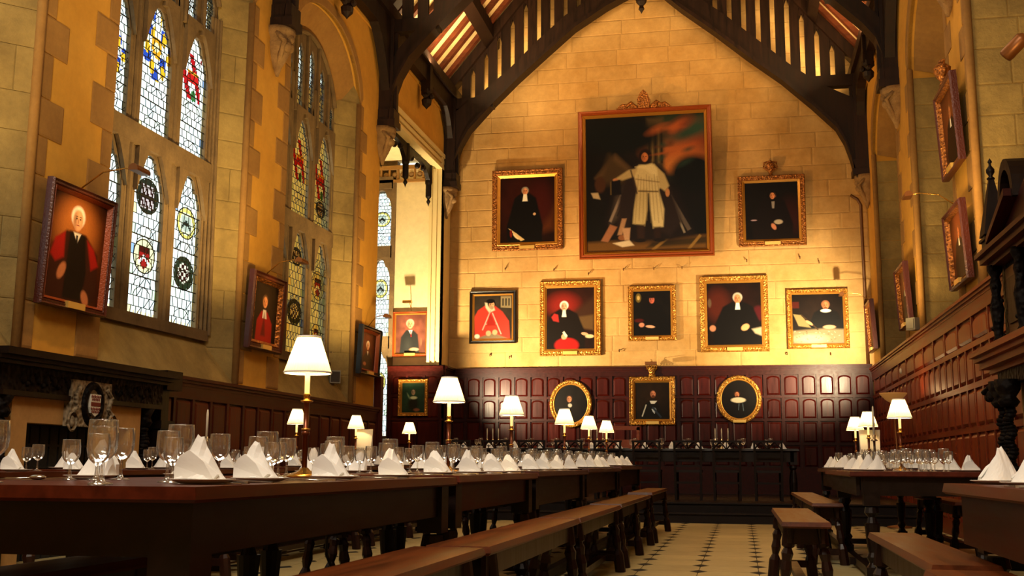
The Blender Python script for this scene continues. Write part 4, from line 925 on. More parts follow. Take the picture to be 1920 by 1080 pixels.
# green portrait on the oriel plinth, suit portrait on the cream wall
p = Paint(.5, .62, '2c4a34', '1e3024', 17); p.E(.5, .3, .18, .25, '1c1c14', .6); p.face(.5, .68, .085, 'a08c70', True, '3a4030', 0); p.E(.52, .5, .12, .05, 'b8c098', .6); p.E(.3, .55, .03, .12, '7a9470', .8, .5, .6); p.E(.65, .1, .1, .05, '7a4a30', .8)
picture('framed_portrait', 'small greenish portrait in a bright gilt frame on the oriel panelling', (-6.26, 20.68, 1.72), .60, .72, .075, p, plate=False)
p = Paint(.62, .75, '8a5444', '5c3a30', 18); p.P([(.14, 0), (.18, .42), (.35, .6), (.58, .6), (.74, .48), (.8, 0)], '2e3030', .03); p.face(.48, .74, .1, 'd09a78', True, 'a8a090', .2); p.P([(.42, .6), (.56, .6), (.52, .46)], 'd8d4cc', .01); p.L((.5, .58), (.52, .42), .025, '8a2428'); p.E(.62, .1, .13, .045, 'c89878', .4); p.E(.42, .2, .1, .2, '3a3c3a', .8, 0, .5); p.E(.85, .3, .03, .1, '7a5844', .6)
t = picture('framed_portrait', 'wooden framed portrait of an old man in a grey suit on the cream oriel wall', (-6.42, 20.94, 2.92), .74, .90, .065, p, ('redwood', 'goldp')); picture_lamp(t, .90, .28, .18, 'brass', 6, 1, .16)
# left piers
p = Paint(.80, .95, '7a4018', '3c1c0c', 19); p.E(.45, .7, .3, .25, 'a86a30', .9); p.P([(.02, .1), (.08, .5), (.3, .66), (.66, .66), (.9, .5), (.97, .1), (.8, 0), (.1, 0)], '3a1a12', .03); p.P([(.06, .4), (.12, .56), (.28, .64), (.3, .4), (.16, .34)], '9a1c18', .03); p.P([(.68, .62), (.82, .55), (.93, .4), (.8, .34)], '9a1c18', .03); p.P([(.36, .66), (.64, .66), (.72, .3), (.66, .02), (.34, .02)], '17100e', .03); p.face(.48, .78, .095, 'd0a078', True, 'e0d8c8', .2); p.P([(.42, .66), (.56, .66), (.5, .56)], 'e0dccc', .01); p.L((.49, .64), (.49, .52), .03, '14100e'); p.E(.28, .27, .05, .09, 'b87850', .4, -.5); p.E(.74, .06, .05, .08, 'b87850', .4, .6)
t = picture('framed_portrait', 'large lamp-lit portrait in dark red gown on the nearest left pier', (-5.73, 8.50, 2.10), .98, 1.08, .085, p, ('brownf', 'redwood'), PI/2, .045, dep=.07); picture_lamp(t, 1.08, .55, .22, 'bronzel', 30)
p = Paint(.68, .85, '2e2010', '14100a', 20); p.P([(.2, 0), (.22, .35), (.38, .52), (.62, .52), (.82, .34), (.85, 0)], 'a01818', .03); p.face(.5, .68, .09, 'cc9060', True, '5a4028', .2); p.P([(.44, .55), (.56, .55), (.6, .4), (.42, .4)], 'dcd8cc', .01); p.P([(.4, .1), (.5, .5), (.58, .1)], '6a1010', .04)
t = picture('framed_portrait', 'portrait of a man in a red robe on the second left pier', (-5.73, 12.45, 2.15), .95, .94, .12, p, ('brownf', 'bronze'), PI/2, .045, dep=.08); picture_lamp(t, .94, .45, .22, 'bronzel', 22)
p = Paint(.62, .6, '6a3418', '3c1c0c', 21); p.P([(.15, 0), (.25, .35), (.4, .45), (.62, .45), (.8, .3), (.88, 0)], '2c1a14', .04); p.face(.5, .64, .1, 'd09a70', True, 'd8ccb8', .3); p.P([(.45, .5), (.56, .5), (.52, .38)], 'dcd8cc', .01); p.E(.35, .15, .1, .05, 'b87850', .5)
t = picture('framed_portrait', 'dark framed portrait on the last left pier before the oriel', (-5.73, 16.31, 2.16), .90, .76, .10, p, ('blackf', 'redwood'), PI/2, .045, dep=.09); picture_lamp(t, .76, .3, .16, 'bronzel', 8)
# right piers
def rpic(label, y, z, w_, h_, seed, lamp, crest=None, bg=('7a4420', '4a2612')):
    p = Paint(w_, h_, bg[0], bg[1], seed); clergy(p, .5, .7, .08, '1c100c', True, 'b8784c', '6a4a30', .4)
    t = picture('framed_portrait', label, (2.43, y, z), w_, h_, .075, p, ('brownf', 'bronze'), -PI/2, .05, dep=.08)
    if crest: crest_part(t, 0, 0, h_, crest)
    if lamp: picture_lamp(t, h_, .5, .2, 'bronzel', lamp)
rpic('upper portrait with urn crest seen edge on, above another on the right wall', 12.56, 4.05, 1.0, 1.0, 30, 0, 'urn')
rpic('portrait seen edge on with arched lamp, directly below the upper one on the right wall', 12.50, 2.76, .98, .86, 31, 26)
rpic('narrow edge-on portrait on the right wall beside a small grey speaker', 16.6, 2.80, .95, .90, 32, 0)
rpic('farthest edge-on portrait on the right wall, by the end wall corner', 20.75, 2.88, .9, .9, 33, 10)
# small fittings
def tagged(o, label, cat, group=None):
    o['label'] = label; o['category'] = cat
    if group: o['group'] = group
    return o
t = thing('loudspeaker', 'small grey loudspeaker on the sill of the second left window', 'speaker', (-5.93, 15.50, 1.98), .6)
B().box(-.08, .08, -.07, .07, 0, .19).build('cabinet', 'grey', t); B().box(-.065, .065, -.085, -.07, .02, .17).build('grille', 'darkgrey', t); B().box(-.02, .02, .06, .14, .05, .09).build('bracket', 'darkgrey', t)
t = thing('loudspeaker', 'small grey loudspeaker on the right wall below an edge-on portrait', 'speaker', (2.40, 15.97, 2.68), -.9)
B().box(-.08, .08, -.07, .07, 0, .17).build('cabinet', 'grey', t); B().box(-.065, .065, -.085, -.07, .02, .15).build('grille', 'grey', t); B().box(-.02, .02, .06, .12, .05, .09).build('bracket', 'darkgrey', t)
t = thing('smoke_sensor', 'small round white sensor on the upper right panelling', 'sensor', (2.44, 17.6, 2.25))
B().lathe([(.045, 0), (.045, -.02), (.03, -.04), (.001, -.042)], 14, (0, 0, 0), True, 1, 1, 'x').build('housing', 'white', t)
B().lathe([(.052, .0), (.052, -.006), (.046, -.008)], 14, (0, 0, 0), True, 1, 1, 'x').build('rim', 'grey', t)
for lab, loc, aim in (('small spotlight with lit lens at the top right edge', (2.12, 8.62, 3.97), (1.3, 9.4, 3.2)),):
    t = thing('spotlight', lab, 'lamp', loc); q = (Vector(aim)-Vector(loc)).to_track_quat('-Z', 'Y').to_euler(); t.rotation_euler = q
    B().lathe([(.05, -.08), (.055, -.06), (.055, .1), (.03, .13), (.001, .135)], 14).build('housing', 'bronzel', t, True); B().lathe([(.001, -.075), (.048, -.078)], 14).build('lens', 'hot', t); B().tube([(0, 0, .13), (.05, .05, .22), (.15, .1, .3)], .012, 6).build('arm', 'bronzel', t)
hk = B().tube([(0, -.05, 0), (0, -.09, .03), (0, -.05, .05), (0, .0, .04)], .009, 6).mesh('wall_hook', 'pipe')
for k, (x, z) in enumerate(((-4.6, 4.7), (-2.9, 4.55), (-3.6, 4.65), (-2.2, 4.62), (-1.6, 4.62), (-1.05, 4.62), (.2, 4.72), (1.2, 4.75), (1.55, 4.65), (-4.9, 2.95), (-4.5, 2.9), (-2.3, 3.0), (1.7, 2.88), (.9, 2.9))):
    link(hk, 'wall_hook', wf, loc=(x, 21.48, z))

# ============================================================ FIREPLACES
t = thing('fireplace', 'dark carved oak and stone fireplace with an oval crest, far left', 'fireplace', (-5.75, 8.54, 0))
def bx(b, d0, d1, y0, y1, z0, z1): b.box(d0, d1, y0-8.54, y1-8.54, z0, z1)
b = B(); bx(b, 0, .20, 7.60, 7.80, 0, 1.30); b.build('stone_jamb', 'fstone', t); b = B(); bx(b, 0, .20, 9.29, 9.49, 0, 1.30); b.build('stone_jamb', 'fstone', t)
b = B(); bx(b, 0, .20, 7.80, 9.29, 1.10, 1.30); b.build('stone_lintel', 'fstone', t)
b = B(); bx(b, -.0, .02, 7.8, 9.29, 0, 1.10)
for k in range(11): bx(b, .02, .04, 7.82+k*.132, 7.93+k*.132, 0, 1.08)
for k in range(5): bx(b, .04, .05, 7.82, 9.27, .2+k*.18, .22+k*.18)
b.build('fireback', 'soot', t)
b = B(); bx(b, 0, .26, 7.4, 9.8, 1.30, 1.34); b.build('architrave', 'dark', t)
b = B(); bx(b, 0, .24, 7.4, 9.8, 1.34, 1.54); b.build('frieze', 'darkc', t)
for a in (7.62, 8.95):
    b = B()
    for k in range(7): b.ball((.24, a-8.54+.04+k*.1, 1.44), .035, 8, (.5, 1, 1.2))
    for k in range(6): b.ball((.24, a-8.54+.09+k*.1, 1.40+.07*(k % 2)), .024, 6)
    b.build('carved_scroll', 'darkc', t)
for z0, z1, dd in ((1.54, 1.57, .28), (1.57, 1.60, .32), (1.60, 1.655, .38)):
    b = B(); bx(b, 0, dd, 7.30-dd*.1, 9.85+dd*.1, z0, z1); b.build('mantel_shelf' if dd > .35 else 'shelf_moulding', 'dark', t)
for y in (7.50, 9.60):
    b = B(); c = (.17, y-8.54, 0); b.lathe([(.09, 0), (.09, .2), (.06, .24), (.075, .3)], 12, c); 
    for k in range(26): b.ball((.17+.012*math.cos(k*1.2), y-8.54+.012*math.sin(k*1.2), .33+k*.031), .055, 8, (1, 1, .6))
    b.lathe([(.06, 1.13), (.08, 1.17), (.06, 1.22), (.1, 1.30)], 12, c); b.build('twisted_column', 'darkc', t, True)
b = B(); bx(b, .20, .27, 8.27, 8.86, 1.09, 1.48); cr = b.build('crest_slab', 'crest', t)
b = B(); b.lathe([(.125, .005), (.135, .03), (.165, .035), (.185, .02), (.195, 0)], 28, (.27, .03, 1.285), False, .82, 1, 'x'); b.build('oval_rim', 'darkc', t, True)
b = B(); b.prism([(-.075, .09), (.075, .09), (.075, -.02), (.055, -.07), (0, -.10), (-.055, -.07), (-.075, -.02)], 'x', .28, .305); sh = b.build('shield', 'white', t); sh.location = (0, .03, 1.28)
dm = B().prism([(-.009, 0), (0, .014), (.009, 0), (0, -.014)], 'x', .305, .309).mesh('shield_charge', 'redd')
for j, zz in enumerate((.07, .045, -.035, -.06)):
    for k in range(6):
        yy = -.062+k*.024+(.012 if j % 2 else 0)
        if abs(yy) < .068: link(dm, 'shield_charge', sh, loc=(0, yy, zz))
q = B().prism([(-.07, -.012), (.07, -.012), (.07, .022), (-.07, .022)], 'x', .305, .308).build('shield_bar', 'redd', sh)
for s in (-1, 1):
    b = B(); b.lathe([(.07, 0), (.09, .02), (.075, .03)], 14, (.27, .03+s*.30, 1.13), False, .8, 1, 'x'); b.ball((.28, .03+s*.3, 1.13), .05, 8, (.5, .6, 1)); b.tube([(.28, .03+s*.2, 1.42), (.29, .03+s*.27, 1.35), (.28, .03+s*.24, 1.25), (.29, .03+s*.29, 1.2)], .02, 6); b.build('side_scroll', 'crest', t)
# pilaster closing the fireplace towards the panelling
b = B(); bx(b, 0, .2, 9.86, 10.0, 0, 1.5); bx(b, 0, .26, 9.84, 10.14, 1.5, 1.69); bx(b, .0, .22, 9.84, 10.1, 1.12, 1.2); b.build('end_pilaster', 'dark', t)

t = thing('fireplace', 'black carved oak chimneypiece with obelisk finial at the right edge', 'fireplace', (2.45, 8.8, 0))
def rb(b, d0, d1, y0, y1, z0, z1): b.box(-d1, -d0, y0-8.8, y1-8.8, z0, z1)
b = B(); rb(b, 0, .18, 7.2, 10.1, 1.79, 2.55); b.build('overmantel_back', 'darkc', t)
for a, c in ((7.5, 8.3), (8.45, 9.2), (9.35, 9.85)):
    b = B(); rb(b, .18, .21, a, c, 1.88, 2.46); b.build('overmantel_panel', 'rail', t)
    b = B(); rb(b, .21, .23, a+.1, c-.1, 1.98, 2.36); b.build('inner_panel', 'dark', t)
for dd, z0, z1 in ((.30, 1.60, 1.64), (.38, 1.64, 1.70), (.42, 1.70, 1.74), (.46, 1.74, 1.79)):
    b = B(); rb(b, 0, dd, 7.1, 10.2+dd*.22, z0, z1); b.build('mantel_moulding' if dd < .45 else 'mantel_shelf', 'railr', t)
b = B(); rb(b, 0, .27, 7.2, 10.1, 1.48, 1.60); b.build('frieze', 'darkc', t)
for dd, z0, z1 in ((.28, 2.52, 2.56), (.34, 2.56, 2.61), (.38, 2.61, 2.65)):
    b = B(); rb(b, 0, dd, 7.1, 10.1+dd*.3, z0, z1); b.build('cornice_moulding', 'raill', t)
for y in (10.05, 9.2):
    b = B(); b.lathe([(.055, 1.79), (.065, 1.84), (.035, 1.9), (.045, 2.02), (.06, 2.15), (.035, 2.28), (.05, 2.36), (.035, 2.43), (.065, 2.49), (.065, 2.53)], 12, (-.25, y-8.8, 0))
    for k in range(8): b.ball((-.25+.04*math.cos(k*2.4), y-8.8+.04*math.sin(k*2.4), 1.92+k*.06), .022, 6)
    b.build('carved_column', 'darkc', t, True)
for y in (9.72, 9.5):
    b = B(); c = (-.33, y-8.8, 0); b.lathe([(.10, 0), (.10, .3), (.06, .34), (.08, .42)], 12, c)
    for k in range(28): b.ball((-.33+.014*math.cos(k*1.2), y-8.8+.014*math.sin(k*1.2), .46+k*.03), .045, 8, (1, 1, .6))
    b.lathe([(.06, 1.28), (.09, 1.32), (.06, 1.36), (.10, 1.42), (.10, 1.50)], 12, c); b.build('twisted_column', 'darkc', t, True)
b = B(); b.ball((-.36, 1.08, 1.39), .06, 10); b.ball((-.38, 1.15, 1.38), .04, 8); b.tube([(-.33, .98, 1.44), (-.38, 1.08, 1.47), (-.42, 1.17, 1.42)], .025, 6); b.build('carved_head', 'darkc', t, True)
b = B(); rb(b, 0, .2, 7.3, 7.75, 0, 1.48); b.build('stone_jamb', 'fstone', t); b = B(); rb(b, 0, .2, 9.3, 9.62, 0, 1.48); b.build('stone_jamb', 'fstone', t); b = B(); rb(b, 0, .2, 7.75, 9.3, 1.2, 1.48); b.build('stone_lintel', 'fstone', t)
b = B(); rb(b, 0, .02, 7.75, 9.3, 0, 1.2); b.build('fireback', 'soot', t)
# obelisk, pedestal and broken pediment
b = B(); y = 10.02-8.8; b.box(-.33, -.15, y-.11, y+.09, 2.65, 2.74); b.box(-.35, -.13, y-.13, y+.11, 2.74, 2.765); b.build('obelisk_pedestal', 'dark', t)
b = B(); h0, h1, w0, w1 = 2.79, 3.30, .105, .02; X = -.24
b.hexa([(X-w0, y-w0-.01, h0), (X+w0, y-w0-.01, h0), (X+w0, y+w0, h0), (X-w0, y+w0, h0), (X-w1, y-w1, h1), (X+w1, y-w1, h1), (X+w1, y+w1, h1), (X-w1, y+w1, h1)]); b.box(X-.07, X+.07, y-.07, y+.07, 2.76, 2.79); b.build('obelisk', 'dark', t)
B().lathe([(.03, 3.295), (.036, 3.305), (.015, 3.325), (.035, 3.36), (.036, 3.385), (.012, 3.42), (.01, 3.44), (.020, 3.455), (.01, 3.475), (.001, 3.49)], 12, (X, y, 0)).build('finial', 'dark', t, True)
b = B(); b.hexa([(-.36, 1.02, 2.68), (-.05, 1.02, 2.68), (-.05, .3, 2.93), (-.36, .3, 2.93), (-.36, 1.02, 2.73), (-.05, 1.02, 2.73), (-.05, .3, 2.99), (-.36, .3, 2.99)]); b.build('pediment_moulding', 'raill', t)
b = B(); b.hexa([(-.26, 1.0, 2.6), (-.05, 1.0, 2.6), (-.05, .0, 2.6), (-.26, .0, 2.6), (-.26, 1.0, 2.68), (-.05, 1.0, 2.68), (-.05, .0, 3.02), (-.26, .0, 3.02)]); b.build('pediment_panel', 'rail', t)
b = B(); pts = [(.50+.26*math.cos(a), 2.92+.36*math.sin(a)) for a in np.linspace(0, PI, 13)]+[(.50+.19*math.cos(a), 2.92+.27*math.sin(a)) for a in np.linspace(PI, 0, 13)]
for k in range(12): b.prism([pts[k], pts[k+1], pts[24-k], pts[25-k]], 'x', -.3, -.1)
b.build('pediment_arch', 'dark', t); b = B(); b.lathe([(.001, 0), (.23, 0), (.23, .03)], 20, (-.2, .50, 2.95), True, .8, 1.1, 'x'); b.build('arch_panel', 'darkc', t)
# ============================================================ FURNITURE
def turned_leg(h, blk=.10, mat='tabled'):
    b = B(); s = blk/2; b.box(-s, s, -s, s, h-.20, h); b.box(-s, s, -s, s, .0, .10)
    b.lathe([(s*.9, .10), (s*.55, .13), (s*.95, .17), (s*.6, .2), (s*.75, .24), (s*.98, h*.55), (s*.7, h-.32), (s*.5, h-.28), (s*.95, h-.25), (s*.8, h-.21)], 12); return b.mesh('leg', mat, False)
def table(label, x0, x1, y0, y1, h, topmat='table', apr=.17, apmat='tabled', leg=.10, group=None, ins=.085):
    xc, yc = (x0+x1)/2, (y0+y1)/2; W, L = (x1-x0)/2, (y1-y0)/2
    t = thing('dining_table', label, 'table', (xc, yc, 0), 0, group)
    b = B(); e = .006
    b.hexa([(-W+.01, -L+.01, h-.038), (W-.01, -L+.01, h-.038), (W-.01, L-.01, h-.038), (-W+.01, L-.01, h-.038), (-W, -L, h-.030), (W, -L, h-.030), (W, L, h-.030), (-W, L, h-.030)])
    b.hexa([(-W, -L, h-.030), (W, -L, h-.030), (W, L, h-.030), (-W, L, h-.030), (-W+e, -L+e, h), (W-e, -L+e, h), (W-e, L-e, h), (-W+e, L-e, h)]); b.build('table_top', topmat, t)
    for s in (-1, 1):
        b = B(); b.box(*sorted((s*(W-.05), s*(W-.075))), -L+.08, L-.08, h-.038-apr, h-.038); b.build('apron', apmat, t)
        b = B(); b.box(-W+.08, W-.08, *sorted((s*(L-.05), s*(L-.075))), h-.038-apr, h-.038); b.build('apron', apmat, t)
    m = turned_leg(h-.038, leg)
    for sx in (-1, 1):
        for sy in (-1, 1): link(m, 'leg', t, loc=(sx*(W-ins), sy*(L-.10), 0))
        b = B(); b.box(sx*(W-ins)-.03, sx*(W-ins)+.03, -L+.15, L-.15, .03, .085); b.build('stretcher', 'tabled', t)
    b = B(); b.box(-W+.08, W-.08, -.03, .03, .03, .08); b.build('stretcher', 'tabled', t)
    return t
gA = 'tables of the long left row'
AX0, AX1 = -2.28, -1.25
LA = [('nearest dark dining table at the lower left, end towards the camera', 2.40, 4.84, .735), ('second table of the left aisle row, with a lit carved apron', 4.88, 6.85, .742),
      ('third table of the left aisle row', 6.89, 9.20, .752), ('fourth table of the left aisle row', 9.24, 11.75, .766), ('fifth and farthest table of the left aisle row', 11.79, 14.3, .785)]
for k, (lb, a, c, h) in enumerate(LA): table(lb, AX0, AX1, a, c, h, 'table', .13 if k in (0, 1) else .18, 'table' if k == 1 else 'tabled', .11, gA)  # second apron takes the lighter top wood to look lit
BX0, BX1 = -4.90, -3.95
LB = [('nearest table of the row beside the left fireplace', 3.2, 6.3, .735), ('second table of the row by the left wall', 6.34, 9.2, .742), ('third table of the row by the left wall', 9.24, 12.0, .76), ('farthest table of the row by the left wall', 12.04, 14.6, .775)]
for lb, a, c, h in LB: table(lb, BX0, BX1, a, c, h, group='tables of the left wall row')
table('nearest table on the right, red-brown end of its top at the right edge', .71, 1.78, 1.6, 4.28, .735, 'table', .17, 'table', .10, 'tables of the right row', .15)
table('right hand table whose thick front leg stands by the end-on stool bench', .74, 1.76, 8.15, 10.5, .762, 'table', .13, 'tabled', .11, 'tables of the right row', .15)
table('farthest table of the right row', .84, 1.80, 10.54, 13.1, .775, 'table', .15, 'tabled', .10, 'tables of the right row')
def tz(row, y):
    L_ = {'A': LA, 'B': LB, 'C': [(0, 1.6, 4.28, .735), (0, 8.15, 10.5, .762), (0, 10.54, 13.1, .775)]}[row]
    for q in L_:
        if q[1]-.02 <= y <= q[2]+.03: return q[3]
    return None
def bench(label, x0, x1, y0, y1, h=.49, group=None, topmat='bench'):
    xc, yc = (x0+x1)/2, (y0+y1)/2; W, L = (x1-x0)/2, (y1-y0)/2
    t = thing('bench', label, 'bench', (xc, yc, 0), 0, group)
    b = B(); b.hexa([(-W+.012, -L+.012, h-.034), (W-.012, -L+.012, h-.034), (W-.012, L-.012, h-.034), (-W+.012, L-.012, h-.034), (-W, -L, h-.024), (W, -L, h-.024), (W, L, h-.024), (-W, L, h-.024)])
    b.hexa([(-W, -L, h-.024), (W, -L, h-.024), (W, L, h-.024), (-W, L, h-.024), (-W+.008, -L+.008, h), (W-.008, -L+.008, h), (W-.008, L-.008, h), (-W+.008, L-.008, h)]); b.build('seat', topmat, t)
    for s in (-1, 1):
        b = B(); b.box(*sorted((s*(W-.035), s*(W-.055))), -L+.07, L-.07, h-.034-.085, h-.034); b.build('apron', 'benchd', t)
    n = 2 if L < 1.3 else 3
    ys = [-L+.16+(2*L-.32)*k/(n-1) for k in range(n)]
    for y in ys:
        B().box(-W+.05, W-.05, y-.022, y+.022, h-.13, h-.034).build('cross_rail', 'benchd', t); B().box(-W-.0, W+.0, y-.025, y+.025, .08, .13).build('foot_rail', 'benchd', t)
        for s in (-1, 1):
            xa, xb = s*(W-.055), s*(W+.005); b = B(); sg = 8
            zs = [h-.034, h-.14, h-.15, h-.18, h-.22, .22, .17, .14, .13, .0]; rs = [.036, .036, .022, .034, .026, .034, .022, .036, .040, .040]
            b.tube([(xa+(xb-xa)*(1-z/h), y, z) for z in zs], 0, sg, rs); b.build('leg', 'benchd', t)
    b = B(); b.box(-.03, .03, ys[0], ys[-1], .085, .125); b.build('stretcher', 'benchd', t)
    return t
gb = 'benches along the aisle side of the left row'
bench('nearest bench along the aisle, its end breaking off at the bottom of the picture', -1.21, -.93, 1.7, 4.03, group=gb)
bench('second bench along the left of the aisle', -1.18, -.92, 4.07, 6.39, group=gb)
bench('third bench along the left of the aisle', -1.18, -.92, 6.43, 8.64, group=gb)
bench('fourth bench along the left of the aisle', -1.18, -.92, 8.68, 11.52, .497, group=gb)
bench('fifth and farthest bench along the left of the aisle, slightly taller', -1.17, -.91, 11.56, 14.0, .52, group=gb)
for k, (a, c) in enumerate(((1.6, 3.5), (4.2, 6.6), (6.7, 9.2), (9.3, 11.8))):
    bench(ORD[k]+' bench from the camera, on the far side of the long left row of tables', -2.13 if k == 0 else -2.62, -1.88 if k == 0 else -2.34, a, c, group='benches behind the left row')
for k, (a, c) in enumerate(((5.0, 7.5), (7.6, 10.2), (10.3, 13.2))):
    bench(ORD[k]+' bench from the camera, on the room side of the left wall row', -3.85, -3.57, a, c, group='benches at the left wall row')
bench('end-on bench standing free in the aisle with splayed turned legs', .205, .475, 6.36, 8.5, group='benches on the right')
bench('low bench under the edge of the nearest right table', .57, .79, 3.72, 5.5, group='benches on the right')
bench('nearest bench at the lower right corner', .54, .79, 1.6, 3.68, .48, group='benches on the right')
bench('far bench at the aisle side of the farthest right table', .55, .80, 9.4, 13.4, .50, group='benches on the right')
bench('bench on the wall side of the nearest right table', 1.81, 2.07, 4.35, 6.9, .49, group='benches on the right')
bench('bench on the wall side of the farther right tables', 1.84, 2.06, 10.5, 12.9, .49, group='benches on the right')
# stray flex hanging below the left row
tagged(B().tube([(-2.0, 5.2, .55), (-2.02, 5.25, .35), (-1.95, 5.3, .15), (-1.8, 5.35, .02), (-1.7, 5.5, .01)], .008, 6).build('power_cable', 'darkgrey', None, True), 'thin black cable hanging from under the left table to the floor', 'cable')

# ---- high table
table('long dark high table on the dais before the panelled end wall', -5.0, .86, 17.35, 18.25, 1.06, 'tabled', .16, 'tabled', .10)
hz = 1.06
def high_chair():
    t = thing('dining_chair', 'proto', 'chair', (0, 0, DAIS))
    b = B(); b.box(-.21, .21, .0, .40, .42, .455); b.build('seat', 'tabled', t)
    for s in (-1, 1):
        b = B(); b.hexa([(s*.19-.018, -.02, 0), (s*.19+.018, -.02, 0), (s*.19+.018, .02, 0), (s*.19-.018, .02, 0), (s*.2-.016, -.07, .875), (s*.2+.016, -.07, .875), (s*.2+.016, -.035, .875), (s*.2-.016, -.035, .875)]); b.build('back_post', 'dark', t)
        b = B(); b.lathe([(.018, 0), (.022, .1), (.016, .2), (.022, .3), (.02, .43)], 8, (s*.18, .37, 0)); b.build('leg', 'dark', t)
        b = B(); b.box(s*.18-.012, s*.18+.012, .0, .37, .15, .18); b.build('stretcher', 'dark', t)
    b = B(); b.box(-.225, .225, -.075, -.035, .87, .90); b.build('top_rail', 'dark', t)
    b = B(); b.box(-.19, .19, -.06, -.035, .745, .775); b.build('lower_rail', 'dark', t)
    b = B(); b.box(-.18, .18, -.03, -.01, .50, .53); b.box(-.18, .18, -.015, .005, .25, .28); b.build('cross_rail', 'dark', t)
    b = B()
    for x in (-.1, .1):
        for g in (-1, 1):
            pts = [(x+g*.085*math.cos(a), -.055, .775+.10*math.sin(a)) for a in np.linspace(0, PI/2, 5)]
            b.tube([(x+g*.09, -.055, .775), (x+g*.05, -.055, .83), (x, -.055, .875)], .011, 5)
        b.tube([(x, -.055, .775), (x, -.055, .83)], .007, 5); b.tube([(x-.045, -.055, .835), (x, -.055, .80), (x+.045, -.055, .835)], .006, 5)
    b.tube([(0, -.055, .775), (0, -.055, .875)], .008, 5); b.build('gothic_lattice', 'dark', t)
    return proto(t)
hc = high_chair(); gch = 'gothic backed chairs before the high table'
xs = [.39-.60*k for k in range(9)]
for k, x in enumerate(xs):
    lb = 'dark chair with pierced gothic back, %s from the right at the high table' % ORD[k]
    if k == 0: hc.location = (x, 17.1, DAIS); hc['label'] = lb; hc['group'] = gch
    else: dup(hc, (x+float(rng.uniform(-.03, .03)), 17.1+float(rng.uniform(-.03, .03)), DAIS), float(rng.uniform(-.05, .05)), lb, gch)
# high-backed chair behind the high table
t = thing('armchair', 'tall red-brown high-backed chair behind the high table under the oval portrait', 'chair', (-1.98, 18.75, DAIS))
b = B(); b.box(-.26, .26, 0, .05, .45, .95); b.build('backrest', 'redwood', t)
b = B(); b.box(-.30, -.25, -.01, .06, 0, 1.16); b.box(.25, .30, -.01, .06, 0, 1.16); b.box(-.30, .30, -.01, .06, 1.11, 1.18); b.build('back_frame', 'redwood', t)
B().box(-.28, .28, -.5, 0, .40, .46).build('seat', 'tabled', t)
for s in (-1, 1): B().box(s*.25-.03, s*.25+.03, -.5, -.44, 0, .40).build('leg', 'tabled', t); B().box(s*.27-.03, s*.27+.03, -.5, 0, .62, .66).build('armrest', 'tabled', t)

# ---- lamps
def make_lamp():
    t = thing('table_lamp', 'proto', 'lamp')
    B().lathe([(.075, 0), (.075, .008), (.06, .016), (.03, .024), (.014, .04), (.001, .04)], 18).build('base', 'brass', t, True)
    st = B().lathe([(.011, .03), (.011, .17), (.017, .172), (.017, .186), (.010, .188), (.012, .30), (.013, .305), (.001, .306)], 12).build('stem', 'copper', t, True)
    B().lathe([(.018, .19), (.018, .198), (.012, .2)], 12, cap=True).build('brass_ring', 'brass', st, True)
    B().lathe([(.012, .303), (.026, .307), (.026, .312), (.012, .316), (.014, .33), (.016, .338), (.012, .342), (.001, .342)], 14).build('collar', 'brass', t, True)
    B().lathe([(.0105, .34), (.0105, .44), (.001, .44)], 12).build('candle_tube', 'ctube', t, True)
    b = B(); n = 48; i = 0
    for zz, r in ((.428, .097), (.575, .048)):
        for k in range(n*2):
            a = PI*k/n; rr = r*(1.012 if k % 2 else .988); b.v.append((rr*math.cos(a), rr*math.sin(a), zz))
    for k in range(2*n): b.f.append((k, (k+1) % (2*n), 2*n+(k+1) % (2*n), 2*n+k))
    sh = b.build('lamp_shade', 'shade', t)
    b = B()
    for zz, r in ((.428, .097), (.575, .048)): b.lathe([(r+.002, zz-.004), (r+.003, zz), (r+.002, zz+.004), (r-.002, zz+.004), (r-.002, zz-.004), (r+.002, zz-.004)], 32, cap=False)
    b.build('shade_trim', 'napkin', sh)
    B().ball((0, 0, .47), .016, 10).build('bulb', 'hot', t, True)
    return proto(t)
lamp = make_lamp(); first = True
BUSY = [(-4.33, 12.35, .13), (1.30, 11.95, .13), (1.25, 11.1, .07), (-4.42, 8.62, .07)]
def put_lamp(x, y, z, label, group, p=3.2):
    BUSY.append((x, y, .08))
    global first
    if first: lamp.location = (x, y, z); lamp['label'] = label; lamp['group'] = group; first = False; r = lamp
    else: r = dup(lamp, (x, y, z), float(rng.uniform(0, 3)), label, group)
    point('lamp_light', (0, 0, .50), p, .02, (1, .66, .3), r)
gl = 'pleated candlestick lamps down the left row'
for k, (y, lb) in enumerate(((4.27, 'large nearest pleated lamp on the left row, before the second window'), (6.5, 'second pleated lamp on the left row, under the corner of the end wall'), (8.45, 'third pleated lamp on the left row, before the end panelling'), (10.75, 'fourth pleated lamp of the left row, before the oval portrait'), (12.75, 'fifth pleated lamp of the left row, at the rim of the oval portrait'), (14.05, 'sixth and farthest pleated lamp of the left row'))):
    xx = {0: -1.75, 1: -1.74, 2: -1.755, 3: -1.70, 4: -1.73, 5: -1.68}[k]
    put_lamp(xx, y, tz('A', y), lb, gl)
for x, y, lb in ((-4.38, 10.45, 'small pleated lamp by the left wall, half behind the nearest lamp stem'), (-4.38, 12.2, 'small pleated lamp by the left wall beside the reserved card'), (-4.36, 14.25, 'small pleated lamp below the green oriel portrait')):
    put_lamp(x, y, tz('B', y), lb, 'pleated lamps on the left wall row')
for x, y, lb in ((1.26, 12.95, 'small pleated lamp, leftmost on the right row'), (1.27, 11.75, 'pleated lamp behind the reserved card on the right'), (1.26, 9.38, 'largest pleated lamp on the right row below the uplighter bowl')):
    put_lamp(x, y, tz('C', y), lb, 'pleated lamps on the right row')
